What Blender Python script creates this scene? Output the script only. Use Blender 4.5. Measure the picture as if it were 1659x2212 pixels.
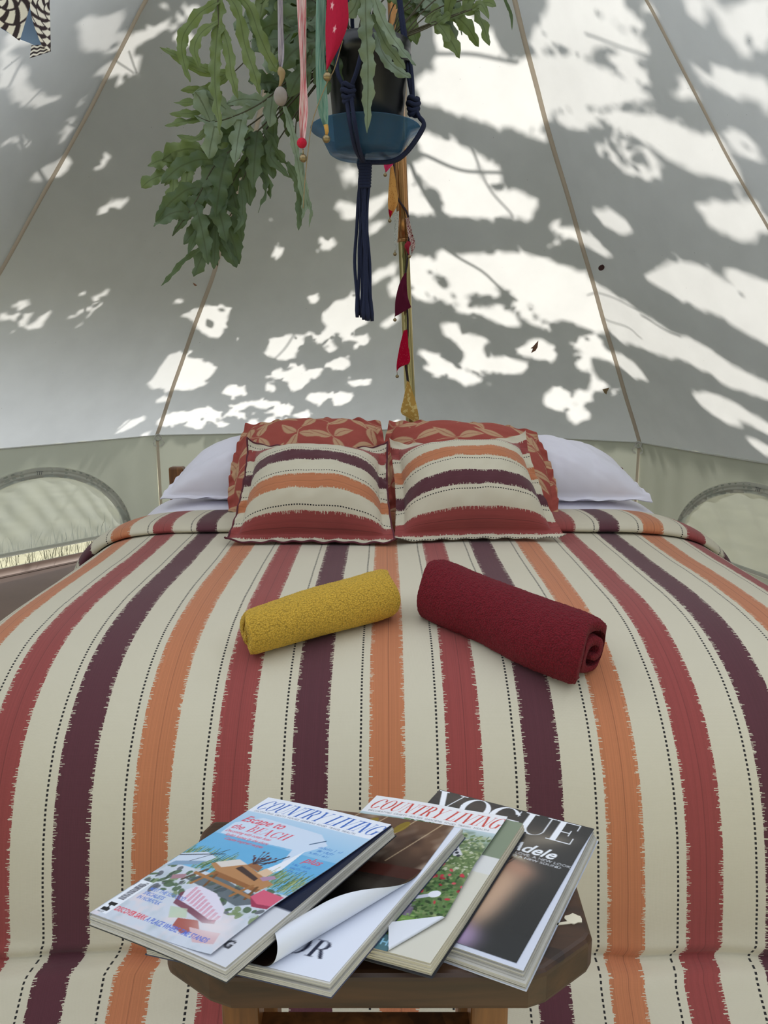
import bpy, bmesh, math, random
import numpy as np
from mathutils import Vector, Matrix
from mathutils.bvhtree import BVHTree

for o in list(bpy.data.objects): bpy.data.objects.remove(o, do_unlink=True)
random.seed(7); RNG = np.random.default_rng(7)
SC = bpy.context.scene; COL = SC.collection

# ------------------------------------------------------------------ camera
FPX, PITCH, HC = 1660.0, math.radians(10.8), 1.14
cam_d = bpy.data.cameras.new('camera'); cam = bpy.data.objects.new('camera', cam_d); COL.objects.link(cam)
cam.location = (0, 0, HC); cam.rotation_euler = (math.pi/2 - PITCH, 0, 0)
cam_d.sensor_width = 36; cam_d.lens = 36*FPX/2212; cam_d.clip_start = 0.02
SC.camera = cam

# ------------------------------------------------------------------ sky, sun, exposure
world = bpy.data.worlds.new('World'); SC.world = world; world.use_nodes = True
bg = world.node_tree.nodes['Background']
bg.inputs[0].default_value = (0.86, 0.92, 1.0, 1); bg.inputs[1].default_value = 1.25
SUN_AZ, SUN_EL = math.radians(72), math.radians(50)
SUN = np.array([math.cos(SUN_AZ)*math.cos(SUN_EL), math.sin(SUN_AZ)*math.cos(SUN_EL), math.sin(SUN_EL)])
sl = bpy.data.lights.new('sun', 'SUN'); sl.energy = 5.0; sl.angle = math.radians(0.85); sl.color = (1.0, 0.95, 0.87)
sun = bpy.data.objects.new('sun', sl); COL.objects.link(sun); sun.location = (2, 9, 8)
sun.rotation_euler = Vector(SUN).to_track_quat('Z', 'Y').to_euler()
vs = SC.view_settings
SC.display_settings.display_device = 'sRGB'
vs.view_transform = 'Standard'; vs.look = 'None'; vs.exposure = 0.08; vs.gamma = 1.0; vs.use_curve_mapping = False

# ------------------------------------------------------------------ helpers
def at(px, py, y):
    dx, dy = (px-829.5)/FPX, (1106-py)/FPX
    c, s = math.cos(PITCH), math.sin(PITCH)
    r = (dx, c+dy*s, -s+dy*c); k = y/r[1]
    return np.array([r[0]*k, y, HC+r[2]*k])
def at_z(px, py, z):
    dx, dy = (px-829.5)/FPX, (1106-py)/FPX
    c, s = math.cos(PITCH), math.sin(PITCH)
    r = np.array((dx, c+dy*s, -s+dy*c)); k = (z-HC)/r[2]
    return r*k+np.array([0, 0, HC])
def lin(c):
    c = np.asarray(c, float)/255.0
    return np.where(c <= 0.04045, c/12.92, ((c+0.055)/1.055)**2.4)
def unit(v):
    v = np.asarray(v, float); return v/(np.linalg.norm(v)+1e-12)

def mesh_obj(name, V, F, m=None, parent=None, uv=None, smooth=True, col=None):
    me = bpy.data.meshes.new(name)
    V = np.asarray(V, float)
    if isinstance(F, np.ndarray) and F.ndim == 2:
        n, k = F.shape
        me.vertices.add(len(V)); me.vertices.foreach_set('co', V.ravel())
        me.loops.add(n*k); me.loops.foreach_set('vertex_index', F.ravel().astype(np.int32))
        me.polygons.add(n); me.polygons.foreach_set('loop_start', np.arange(0, n*k, k, dtype=np.int32))
        me.update(calc_edges=True)
    else:
        me.from_pydata([tuple(v) for v in V], [], [tuple(f) for f in F]); me.update()
    if uv is not None:
        l = me.uv_layers.new(name='UVMap'); idx = np.empty(len(me.loops), np.int32); me.loops.foreach_get('vertex_index', idx)
        l.data.foreach_set('uv', np.asarray(uv, float)[idx].ravel())
    if col is not None:
        a = me.color_attributes.new('Col', 'FLOAT_COLOR', 'POINT')
        a.data.foreach_set('color', np.c_[np.asarray(col), np.ones(len(V))].ravel())
    if smooth: me.polygons.foreach_set('use_smooth', np.ones(len(me.polygons), bool))
    me.validate()
    if m: me.materials.append(m)
    o = bpy.data.objects.new(name, me); COL.objects.link(o)
    if parent: o.parent = parent; o.matrix_parent_inverse = Matrix.Translation(-Vector(parent.location))
    return o
def thing(name, label, cat, loc=(0, 0, 0), kind=None):
    o = bpy.data.objects.new(name, None); COL.objects.link(o); o.location = [float(c) for c in loc]; o.empty_display_size = 0.05
    if label: o['label'] = label
    if cat: o['category'] = cat
    if kind: o['kind'] = kind
    return o
def tag(o, label, cat):
    o['label'] = label; o['category'] = cat; return o

def grid_faces(nu, nv, closed_u=False):
    i, j = np.meshgrid(np.arange(nu if closed_u else nu-1), np.arange(nv-1), indexing='ij')
    a = i*nv+j; b = ((i+1) % nu)*nv+j
    return np.stack([a, b, b+1, a+1], -1).reshape(-1, 4)
def join(parts):
    V, F, UV, o = [], [], [], 0
    for p in parts:
        v, f = p[0], p[1]; V.append(np.asarray(v, float)); F += [tuple(int(x)+o for x in q) for q in f]
        if len(p) > 2: UV.append(p[2])
        o += len(v)
    return np.concatenate(V), F, (np.concatenate(UV) if UV else None)
def catmull(P, n):
    P = np.asarray(P, float)
    if len(P) == 2: return P[0]+(P[1]-P[0])*np.linspace(0, 1, n)[:, None]
    Q = np.vstack([2*P[0]-P[1], P, 2*P[-1]-P[-2]])
    t = np.linspace(0, len(P)-1-1e-9, n); i = t.astype(int); f = (t-i)[:, None]
    a, b, c, d = Q[i], Q[i+1], Q[i+2], Q[i+3]
    return 0.5*((2*b)+(c-a)*f+(2*a-5*b+4*c-d)*f**2+(3*b-a-3*c+d)*f**3)
def tube(path, r, seg=8, caps=True):
    P = np.asarray(path, float); n = len(P)
    r = np.broadcast_to(np.asarray(r, float), (n,))
    T = np.gradient(P, axis=0); T /= np.linalg.norm(T, axis=1)[:, None]+1e-12
    up = np.array([0, 0, 1.0]) if abs(T[0][2]) < 0.9 else np.array([1.0, 0, 0])
    N = np.zeros_like(P); N[0] = unit(np.cross(T[0], up))
    for i in range(1, n):
        v = N[i-1]-T[i]*(N[i-1]@T[i]); N[i] = unit(v)
    B = np.cross(T, N)
    a = np.linspace(0, 2*math.pi, seg, endpoint=False)
    V = P[None]+r[None, :, None]*(np.cos(a)[:, None, None]*N[None]+np.sin(a)[:, None, None]*B[None])
    F = [tuple(q) for q in grid_faces(seg, n, True)]
    V = V.reshape(-1, 3)
    if caps:
        F += [tuple(i*n for i in range(seg))[::-1], tuple(i*n+n-1 for i in range(seg))]
    return V, F
def lathe(prof, c, seg=40):
    prof = np.asarray(prof, float); n = len(prof)
    a = np.linspace(0, 2*math.pi, seg, endpoint=False)
    V = np.stack([c[0]+np.outer(np.cos(a), prof[:, 0]), c[1]+np.outer(np.sin(a), prof[:, 0]), c[2]+np.tile(prof[:, 1], (seg, 1))], -1)
    return V.reshape(-1, 3), [tuple(q) for q in grid_faces(seg, n, True)]
def ball(c, r, sx=1, sy=1, sz=1, nu=10, nv=7):
    t = np.linspace(0, math.pi, nv); prof = np.c_[np.sin(t)*r, -np.cos(t)*r*sz]
    V, F = lathe(prof, (0, 0, 0), nu); V[:, 0] *= sx; V[:, 1] *= sy
    return V+np.asarray(c), F
def bevel(o, w, seg=2):
    md = o.modifiers.new('bevel', 'BEVEL'); md.width = w; md.segments = seg; md.limit_method = 'ANGLE'; md.angle_limit = 0.6; return o
def prism(poly, z0, z1):
    n = len(poly); V = [(x, y, z0) for x, y in poly]+[(x, y, z1) for x, y in poly]
    F = [tuple(range(n))[::-1], tuple(range(n, 2*n))]+[(i, (i+1) % n, n+(i+1) % n, n+i) for i in range(n)]
    return np.array(V, float), F
def box(x0, x1, y0, y1, z0, z1): return prism([(x0, y0), (x1, y0), (x1, y1), (x0, y1)], z0, z1)
def fbm(P, scale, seed=0, octs=3):
    # cheap smooth pseudo noise, vectorised
    P = np.asarray(P, float)*scale; rs = np.random.default_rng(seed); out = 0; amp = 1.0; tot = 0
    for o in range(octs):
        for k in range(3):
            d = rs.normal(size=P.shape[1]); d /= np.linalg.norm(d); out = out+amp*np.sin((P@d)*(2**o)*(1+.35*k)+rs.uniform(0, 6.28)); tot += amp
        amp *= .5
    return out/tot*1.6

# ------------------------------------------------------------------ node material helpers
class G:
    def __init__(self, name):
        self.m = bpy.data.materials.new(name); self.m.use_nodes = True; self.t = self.m.node_tree
        for n in list(self.t.nodes): self.t.nodes.remove(n)
        self.out = self.t.nodes.new('ShaderNodeOutputMaterial')
    def n(self, typ, ins=None, **kw):
        nd = self.t.nodes.new('ShaderNode'+typ)
        for k, v in kw.items(): setattr(nd, k, v)
        for k, v in (ins or {}).items(): self.set(nd.inputs[k], v)
        return nd
    def set(self, sock, v):
        if isinstance(v, bpy.types.NodeSocket): self.t.links.new(v, sock)
        elif isinstance(v, bpy.types.Node): self.t.links.new(v.outputs[0], sock)
        else:
            if sock.type == 'RGBA' and len(v) == 3: v = (*v, 1)
            sock.default_value = v
    def math(self, op, a, b=0.0, c=0.0):
        nd = self.n('Math', operation=op); self.set(nd.inputs[0], a); self.set(nd.inputs[1], b)
        if op in ('MULTIPLY_ADD', 'COMPARE'): self.set(nd.inputs[2], c)
        return nd.outputs[0]
    def mix(self, f, a, b):
        nd = self.n('Mix', data_type='RGBA'); self.set(nd.inputs[0], f); self.set(nd.inputs[6], a); self.set(nd.inputs[7], b); return nd.outputs[2]
    def uv(self):
        s = self.n('SeparateXYZ'); self.t.links.new(self.n('TexCoord').outputs['UV'], s.inputs[0]); return s.outputs[0], s.outputs[1]
    def bump(self, h, strength=.3, dist=.002):
        return self.n('Bump', {'Height': h, 'Strength': strength, 'Distance': dist}).outputs[0]
    def bsdf(self, color, rough=.6, normal=None, **kw):
        b = self.n('BsdfPrincipled', {'Base Color': color, 'Roughness': rough})
        if normal is not None: self.t.links.new(normal, b.inputs['Normal'])
        for k, v in kw.items(): self.set(b.inputs[k], v)
        return b.outputs[0]
    def done(self, sh): self.t.links.new(sh, self.out.inputs[0]); return self.m
def noise_n(g, scale, detail=3, vec='Object'):
    return g.n('TexNoise', {'Vector': g.n('TexCoord').outputs[vec], 'Scale': scale, 'Detail': detail}).outputs[0]
def plain(name, rgb, rough=.6, var=.12, scale=30, bumps=0, bscale=200, **kw):
    g = G(name); c = lin(rgb); f = noise_n(g, scale)
    colr = g.mix(f, tuple(c*(1-var)), tuple(np.minimum(c*(1+var), 1)))
    nm = g.bump(noise_n(g, bscale), bumps, .003) if bumps else None
    return g.done(g.bsdf(colr, rough, nm, **kw))
def thin(name, rgb, trans=.5, transp=0.0, var=.08, scale=6, specks=False, trgb=None):
    """thin cloth or leaf: diffuse + translucent (+ transparent weave)"""
    g = G(name); c = lin(rgb); f = noise_n(g, scale, 4)
    colr = g.mix(f, tuple(c*(1-var)), tuple(np.minimum(c*(1+var), 1)))
    if specks:
        v = g.n('TexVoronoi', {'Vector': g.n('TexCoord').outputs['Object'], 'Scale': 17.0}); 
        k = g.math('LESS_THAN', v.outputs['Distance'], g.math('MULTIPLY', noise_n(g, 9.0), .055))
        colr = g.mix(g.math('MULTIPLY', k, .55), colr, tuple(c*.25))
    tc = colr if trgb is None else tuple(lin(trgb))
    d = g.n('BsdfDiffuse', {'Color': colr}); tr = g.n('BsdfTranslucent', {'Color': tc})
    sh = g.n('MixShader', {0: trans}); g.t.links.new(d.outputs[0], sh.inputs[1]); g.t.links.new(tr.outputs[0], sh.inputs[2])
    res = sh.outputs[0]
    if transp > 0:
        s2 = g.n('MixShader', {0: transp}); g.t.links.new(res, s2.inputs[1]); g.t.links.new(g.n('BsdfTransparent').outputs[0], s2.inputs[2]); res = s2.outputs[0]
    return g.done(res)
def stripes(name):
    g = G(name); u, v = g.uv(); P = .144
    lf = noise_n(g, 5.0, 2, 'UV')
    s = g.math('ADD', g.math('DIVIDE', u, P), g.math('MULTIPLY', g.math('SUBTRACT', lf, .5), .03))
    idx = g.math('FLOOR', g.math('ADD', s, .5)); loc = g.math('SUBTRACT', s, idx)
    thread = g.math('FLOOR', g.math('DIVIDE', v, .00115))
    vec = g.n('CombineXYZ', {0: idx, 1: thread, 2: g.math('SIGN', loc)})
    wn = g.n('TexWhiteNoise', {'Vector': vec.outputs[0]}, noise_dimensions='3D').outputs['Value']
    cut = g.math('MULTIPLY', g.math('POWER', wn, 5.0), .066)
    al = g.math('ABSOLUTE', loc)
    m = g.math('LESS_THAN', al, g.math('SUBTRACT', .237, cut))
    k = g.math('FLOORED_MODULO', idx, 3.0)
    O, R, Pp, C = [tuple(lin(c)) for c in ((204, 128, 86), (160, 72, 68), (94, 46, 56), (214, 206, 184))]
    col = g.mix(g.math('GREATER_THAN', k, .5), O, R); col = g.mix(g.math('GREATER_THAN', k, 1.5), col, Pp)
    # warp threads inside the coloured stripe
    wt = g.n('TexWhiteNoise', {'W': g.math('FLOOR', g.math('DIVIDE', u, .0013))}, noise_dimensions='1D').outputs['Value']
    lng = g.n('TexNoise', {'Vector': g.n('CombineXYZ', {0: g.math('MULTIPLY', u, 500.0), 1: g.math('MULTIPLY', v, 9.0), 2: 0.0}).outputs[0], 'Scale': 1.0, 'Detail': 2.0}).outputs[0]
    col = g.mix(g.math('MULTIPLY', g.math('ADD', wt, lng), .14), col, (.02, .008, .008))
    cl = g.math('LESS_THAN', g.math('ABSOLUTE', g.math('SUBTRACT', loc, .02)), .006)
    col = g.mix(g.math('MULTIPLY', g.math('MULTIPLY', cl, g.math('LESS_THAN', k, 1.5)), .35), col, (.05, .01, .01))
    nz = noise_n(g, 3.0, 4, 'UV')
    cream = g.mix(g.math('MULTIPLY', nz, .35), C, tuple(lin((196, 184, 158))))
    dl = g.math('LESS_THAN', g.math('ABSOLUTE', g.math('ADD', loc, .345)), .014)
    dd = g.math('LESS_THAN', g.math('FRACT', g.math('DIVIDE', v, .0085)), .56)
    cream = g.mix(g.math('MULTIPLY', dl, dd), cream, (.012, .010, .010))
    base = g.mix(m, cream, col)
    wv = g.math('ADD', g.math('SINE', g.math('MULTIPLY', u, 4500.0)), g.math('SINE', g.math('MULTIPLY', v, 4500.0)))
    nm = g.bump(g.math('ADD', g.math('MULTIPLY', wv, .25), g.math('MULTIPLY', m, .8)), .25, .0012)
    return g.done(g.bsdf(base, .9, nm, **{'Sheen Weight': .15}))
def vcol(name, rough=.35, spec=.5, bumps=0):
    g = G(name); a = g.n('Attribute', attribute_name='Col').outputs['Color']
    nm = g.bump(noise_n(g, 400), bumps, .001) if bumps else None
    return g.done(g.bsdf(a, rough, nm, **{'Specular IOR Level': spec}))
def wood(name, c0, c1, scale=(3, 40, 40), rough=.35):
    g = G(name); tc = g.n('TexCoord').outputs['Object']
    mp = g.n('Mapping', {'Vector': tc, 'Scale': scale})
    n1 = g.n('TexNoise', {'Vector': mp, 'Scale': 1.0, 'Detail': 6.0, 'Distortion': .6}).outputs[0]
    n2 = g.n('TexNoise', {'Vector': tc, 'Scale': 9.0, 'Detail': 3.0}).outputs[0]
    f = g.math('MULTIPLY_ADD', n1, 1.9, -.45)
    c = g.mix(f, tuple(lin(c0)), tuple(lin(c1)))
    c = g.mix(g.math('MULTIPLY', g.math('LESS_THAN', n2, .40), .55), c, tuple(lin(c0)*.5))
    return g.done(g.bsdf(c, rough, g.bump(n1, .25, .002)))
# ------------------------------------------------------------------ materials
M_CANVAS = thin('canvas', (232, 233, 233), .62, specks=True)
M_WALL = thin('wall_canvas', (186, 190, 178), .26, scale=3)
M_TAPE = thin('seam_tape', (214, 201, 184), .3)
M_HEM = thin('eave_hem', (225, 226, 220), .35)
M_PANE = thin('window_film', (176, 182, 176), .42, .15, scale=4)
M_CLEAR = thin('clear_film', (215, 215, 205), .4, .78)
M_BAND = thin('window_band', (200, 201, 193), .36, scale=40)
M_FLOOR = plain('groundsheet', (128, 104, 92), .55, .15, 5, .3, 8)
M_GROUND = plain('meadow', (180, 176, 146), .9, .5, 4)
M_STRIPE = stripes('striped_weave')
M_SHEET = plain('white_cotton', (236, 233, 244), .8, .02, 8, .12, 900)
M_WOODD = wood('stained_pine', (34, 19, 11), (88, 56, 32), (4, 46, 46), .42)
M_LEG = wood('leg_pine', (60, 34, 18), (150, 98, 52), (40, 40, 4))
M_MATTRESS = plain('mattress_ticking', (220, 216, 208), .9)

# ------------------------------------------------------------------ tent geometry
CX, CY = .06, 3.3
SEAMS = [('E', -35, [(2.7, .68), (1.95, 1.55), (1.6, 2.0), (1.3, 2.4), (1.05, 2.7), (.45, 3.3)]),
         ('D', -8, [(2.07, .67), (1.41, 1.70), (1.26, 1.93), (1.12, 2.17), (.94, 2.47), (.4, 3.3)]),
         ('C', 45, [(2.21, .66), (1.77, 1.27), (1.37, 1.84), (1.01, 2.34), (.75, 2.76), (.4, 3.3)]),
         ('M', 87.2, [(2.25, .69), (1.8, 1.22), (1.4, 1.8), (1.0, 2.34), (.75, 2.75), (.4, 3.3)]),
         ('B', 133, [(2.23, .70), (1.82, 1.21), (1.46, 1.63), (1.05, 2.2), (.78, 2.7), (.4, 3.3)]),
         ('A', 170, [(2.5, .70), (1.82, 1.57), (1.45, 2.06), (1.33, 2.22), (1.06, 2.61), (.4, 3.35)]),
         ('G', 205, [(3.1, .70), (2.25, 1.6), (1.8, 2.1), (1.4, 2.55), (1.1, 2.85), (.45, 3.35)])]
APEX = np.array([CX-.02, CY, 3.72])
def seam_pts(k, t):
    _, az, pl = SEAMS[k]; pl = np.array(pl); L = np.r_[0, np.cumsum(np.hypot(*np.diff(pl, axis=0).T))]; L /= L[-1]
    r = np.interp(t, L, pl[:, 0]); z = np.interp(t, L, pl[:, 1]); a = math.radians(az)
    return np.stack([CX+r*math.cos(a), CY+r*math.sin(a), z], -1)
ceiling = thing('ceiling', None, None, (CX, CY, .68), 'structure')
roofV, roofF, ro = [], [], 0
NT, NW = 60, 22
tt = np.linspace(0, 1, NT)
for k in range(len(SEAMS)-1):
    Pa, Pb = seam_pts(k, tt), seam_pts(k+1, tt); w = np.linspace(0, 1, NW)
    V = Pa[None]*(1-w)[:, None, None]+Pb[None]*w[:, None, None]
    mid = unit(((Pa+Pb)/2).mean(0)-np.array([CX, CY, 1.2])); 
    sag = .012*np.sin(math.pi*w)[:, None]*np.sin(math.pi*tt)[None, :]
    V = V-mid*sag[..., None]
    # gathers near the eave where the canvas is pulled in to the wall
    nrm = np.array([math.cos(math.radians((SEAMS[k][1]+SEAMS[k+1][1])/2)), math.sin(math.radians((SEAMS[k][1]+SEAMS[k+1][1])/2)), .5])
    ruff = .004*np.sin(w*math.pi)[:, None]*np.sin(w*70+k)[:, None]*np.clip(1-tt*9, 0, 1)[None, :]
    V = V+nrm*ruff[..., None]
    Vc = np.concatenate([V, np.broadcast_to(APEX, (NW, 1, 3))], 1)
    F = grid_faces(NW, NT+1)
    mesh_obj('roof_panel', Vc.reshape(-1, 3), F, M_CANVAS, ceiling)
    roofV.append(Vc.reshape(-1, 3)); roofF.append(F+ro); ro += NW*(NT+1)
# canvas above the doorway
Pg, Pe = seam_pts(6, np.linspace(.72, 1, 8)), seam_pts(0, np.linspace(.72, 1, 8))
w = np.linspace(0, 1, 10); ang = np.radians(205+w*120)
V = []
for i, a in enumerate(ang):
    rg = np.hypot(Pg[:, 0]-CX, Pg[:, 1]-CY)*(1-w[i])+np.hypot(Pe[:, 0]-CX, Pe[:, 1]-CY)*w[i]
    zz = Pg[:, 2]*(1-w[i])+Pe[:, 2]*w[i]
    V.append(np.vstack([np.stack([CX+rg*np.cos(a), CY+rg*np.sin(a), zz], -1), APEX]))
mesh_obj('roof_panel', np.concatenate(V), grid_faces(10, 9), M_CANVAS, ceiling)
# canvas beside the doorway
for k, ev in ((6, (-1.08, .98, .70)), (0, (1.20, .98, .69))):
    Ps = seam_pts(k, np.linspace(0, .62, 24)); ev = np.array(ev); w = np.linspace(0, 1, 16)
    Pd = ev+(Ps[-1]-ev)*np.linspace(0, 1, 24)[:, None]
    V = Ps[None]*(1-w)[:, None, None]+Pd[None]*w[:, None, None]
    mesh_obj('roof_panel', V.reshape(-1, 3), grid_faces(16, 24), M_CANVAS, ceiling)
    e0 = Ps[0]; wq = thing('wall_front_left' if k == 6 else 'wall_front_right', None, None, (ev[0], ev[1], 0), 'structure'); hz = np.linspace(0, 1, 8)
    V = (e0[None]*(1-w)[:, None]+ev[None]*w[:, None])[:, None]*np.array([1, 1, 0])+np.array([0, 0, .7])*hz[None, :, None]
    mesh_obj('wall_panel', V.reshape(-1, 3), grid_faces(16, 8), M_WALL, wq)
roof_bvh = BVHTree.FromPolygons([tuple(v) for v in np.concatenate(roofV)], [tuple(int(i) for i in f) for f in np.concatenate(roofF)])
def inward(p): return unit(np.array([CX-p[0], CY-p[1], -.9*math.hypot(CX-p[0], CY-p[1])*.6]))
for k in range(1, 6):
    if k == 3: wid = .011
    else: wid = .0125
    P = seam_pts(k, np.linspace(0.0, 1, 50)); az = math.radians(SEAMS[k][1]); side = np.array([-math.sin(az), math.cos(az), 0])
    T = np.gradient(P, axis=0); rad = np.array([math.cos(az), math.sin(az), 0])
    N = np.cross(side, T); N /= np.linalg.norm(N, axis=1)[:, None]; sg = np.sign((N@rad)); N = -N*sg[:, None]
    P = P+N*.006; wig = .0015*np.sin(np.linspace(0, 40, 50))[:, None]
    V = np.stack([P-side*(wid+wig), P-side*(wid+wig)+N*.002, P+side*(wid-wig)+N*.002, P+side*(wid-wig)], 0)
    mesh_obj('seam_tape', V.reshape(-1, 3), grid_faces(4, 50), M_TAPE, ceiling, smooth=False)

# walls ----------------------------------------------------------------
EAVE = [seam_pts(k, np.array([0.0]))[0] for k in range(7)]
WNAMES = ['wall_right_front', 'wall_right', 'wall_back_right', 'wall_back_left', 'wall_left', 'wall_left_front']
WINDOWS = {1: (1.914-1.08, .675, .46, .10), 4: (.80, .58, .467, .11)}   # panel: centre, half width, height, sill
walls = {}
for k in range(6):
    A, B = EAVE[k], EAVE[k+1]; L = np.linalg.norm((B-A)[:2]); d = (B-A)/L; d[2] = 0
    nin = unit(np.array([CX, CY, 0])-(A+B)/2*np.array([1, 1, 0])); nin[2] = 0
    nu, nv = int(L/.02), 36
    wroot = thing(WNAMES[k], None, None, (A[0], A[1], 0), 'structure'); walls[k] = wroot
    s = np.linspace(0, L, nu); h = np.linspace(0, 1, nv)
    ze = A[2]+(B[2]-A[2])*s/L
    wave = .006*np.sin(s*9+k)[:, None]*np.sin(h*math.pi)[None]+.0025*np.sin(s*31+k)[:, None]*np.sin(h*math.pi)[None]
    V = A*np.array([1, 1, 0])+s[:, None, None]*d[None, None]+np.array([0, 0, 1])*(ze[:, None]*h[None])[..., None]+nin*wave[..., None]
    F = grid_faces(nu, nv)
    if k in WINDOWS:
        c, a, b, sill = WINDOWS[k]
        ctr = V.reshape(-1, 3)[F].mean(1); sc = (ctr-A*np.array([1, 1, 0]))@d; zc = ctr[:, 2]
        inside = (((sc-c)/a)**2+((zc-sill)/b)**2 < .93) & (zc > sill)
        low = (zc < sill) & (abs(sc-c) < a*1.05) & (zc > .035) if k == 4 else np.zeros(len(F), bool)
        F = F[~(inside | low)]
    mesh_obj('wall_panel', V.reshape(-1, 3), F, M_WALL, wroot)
    # eave hem: a thin rolled edge
    P = A+s[:, None]*(B-A)/L+nin*.006+np.array([0, 0, -.004])*np.sin(s/L*math.pi)[:, None]
    v, f = tube(P, .0042, 6); mesh_obj('eave_hem', v, f, M_HEM, wroot)
    # ground flap of the groundsheet
    P0 = A*np.array([1, 1, 0])+s[:, None]*d+nin*.012
    Vf = np.stack([P0+np.array([0, 0, .04]), P0+nin*.006+np.array([0, 0, .03]), P0+nin*.02+np.array([0, 0, .006]), P0+nin*.05+np.array([0, 0, .003])], 0)
    mesh_obj('floor_flap', Vf.reshape(-1, 3), grid_faces(4, nu), M_FLOOR, wroot)
    if k in WINDOWS:
        c, a, b, sill = WINDOWS[k]; base = A*np.array([1, 1, 0])
        win = thing('window_%d' % (1 if k == 4 else 2), None, None, base+d*c+np.array([0, 0, sill]), 'structure')
        def P3(s_, z_, off): return base+np.asarray(s_)[..., None]*d+np.asarray(z_)[..., None]*np.array([0, 0, 1])+np.asarray(off)[..., None]*nin
        ns, nz = 90, 40
        S, Zz = np.meshgrid(np.linspace(-1, 1, ns), np.linspace(0, 1, nz), indexing='ij')
        top = np.sqrt(np.clip(1-S**2, 0, 1))
        off = .012+.010*np.sin(S*14+Zz*7*(1 if k == 4 else -1)+k)*np.sin(Zz*math.pi)*(.6+.4*np.sin(S*5))+.004*np.sin(S*29-Zz*16)*np.sin(Zz*math.pi)
        off = np.where(Zz*top > .97, .010, off)
        V = P3(c+S*a*.985, sill+Zz*top*b*.985, off)
        mesh_obj('window_film', V.reshape(-1, 3), grid_faces(ns, nz), M_PANE, win)
        th = np.linspace(0, math.pi, 100)
        prof = [(-.012, .006), (-.012, .011), (.004, .013), (.008, .017), (.014, .013), (.024, .013), (.028, .016), (.034, .012), (.046, .012), (.048, .006)]
        rows = []
        for (q, of) in prof:
            rr = q-.002
            rows.append(P3(c+np.cos(th)*(a-.048+rr+.0), sill+np.sin(th)*(b-.048+rr), np.full(100, of)+.0012*np.sin(th*120)*(.0 if of < .012 else 1)))
        mesh_obj('window_band', np.stack(rows, 0).reshape(-1, 3), grid_faces(len(prof), 100), M_BAND, win)
        # toggle stitches on the band
        parts = [tube(P3(np.array([c+q, c+q+.004]), np.array([sill+b-.022, sill+b-.042]), np.array([.02, .02])), .0013, 5) for q in (-.012, 0, .012)]
        parts.append(tube(P3(np.array([c-.02, c+.022]), np.array([sill+b-.025, sill+b-.023]), np.array([.021, .021])), .0013, 5))
        v, f, _ = join(parts); mesh_obj('stitching', v, f, plain('grey_thread', (110, 112, 118)), win)
        Pz = P3(np.linspace(c-a*1.05, c+a*1.05, 40), np.full(40, sill), np.full(40, .012))
        v = np.stack([Pz+np.array([0, 0, .014]), Pz+nin*.004+np.array([0, 0, .012]), Pz+nin*.004-np.array([0, 0, .006]), Pz-np.array([0, 0, .010])], 0)
        mesh_obj('sill_zip', v.reshape(-1, 3), grid_faces(4, 40), M_BAND, win)
        if k == 4:
            S2, Z2 = np.meshgrid(np.linspace(c-a*1.05, c+a*1.05, 40), np.linspace(.03, sill, 6), indexing='ij')
            V = P3(S2, Z2, .008+.003*np.sin(S2*20)); mesh_obj('clear_film', V.reshape(-1, 3), grid_faces(40, 6), M_CLEAR, win)
# hanging loops where seams meet the wall, and wall seam tapes
for k in (2, 4):
    e = EAVE[k]; az = math.radians(SEAMS[k][1]); side = np.array([-math.sin(az), math.cos(az), 0]); rin = np.array([-math.cos(az), -math.sin(az), 0])
    lp = thing('eave_loop', None, None, e, 'structure'); lp.name = 'trim_%d' % k
    a = np.linspace(0, 2*math.pi, 22)
    P = e+rin*.022+side*(np.cos(a)*.02)[:, None]+np.array([0, 0, -.012])+np.array([0, 0, 1])*(np.sin(a)*.018)[:, None]
    v, f = tube(P, .0055, 7, False); mesh_obj('ring', v, f, M_HEM, lp)
    for sg in (-1, 1):
        P = np.array([e+rin*.02, e+rin*.03+side*sg*.02+np.array([0, 0, -.025]), e+rin*.03+side*sg*.038+np.array([0, 0, -.05]), e+rin*.025+side*sg*.012+np.array([0, 0, -.068])])
        P = catmull(P, 12); V = np.stack([P-rin*.001+np.array([0, 0, .007]), P-rin*.001-np.array([0, 0, .007])], 0)
        mesh_obj('webbing', V.reshape(-1, 3), grid_faces(2, 12), M_HEM, lp)
    P = e*np.array([1, 1, 0])+rin*.014+np.array([0, 0, 1])*np.linspace(.03, e[2]-.03, 12)[:, None]
    V = np.stack([P-side*.010, P+side*.010], 0); mesh_obj('wall_tape', V.reshape(-1, 3), grid_faces(2, 12), M_TAPE, lp)

# floor and the ground outside
fl = [(e[0], e[1]) for e in EAVE]+[(CX-1.1, .95), (CX+1.1, .95)]
v, f = prism(fl, -.012, 0.0); o = mesh_obj('floor', v, f, M_FLOOR, smooth=False); o['kind'] = 'structure'
gv = np.array([(-14, -8, -.014), (14, -8, -.014), (14, 20, -.014), (-14, 20, -.014)])
o = mesh_obj('ground', gv, [(0, 1, 2, 3)], M_GROUND, smooth=False); o['kind'] = 'structure'
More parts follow.
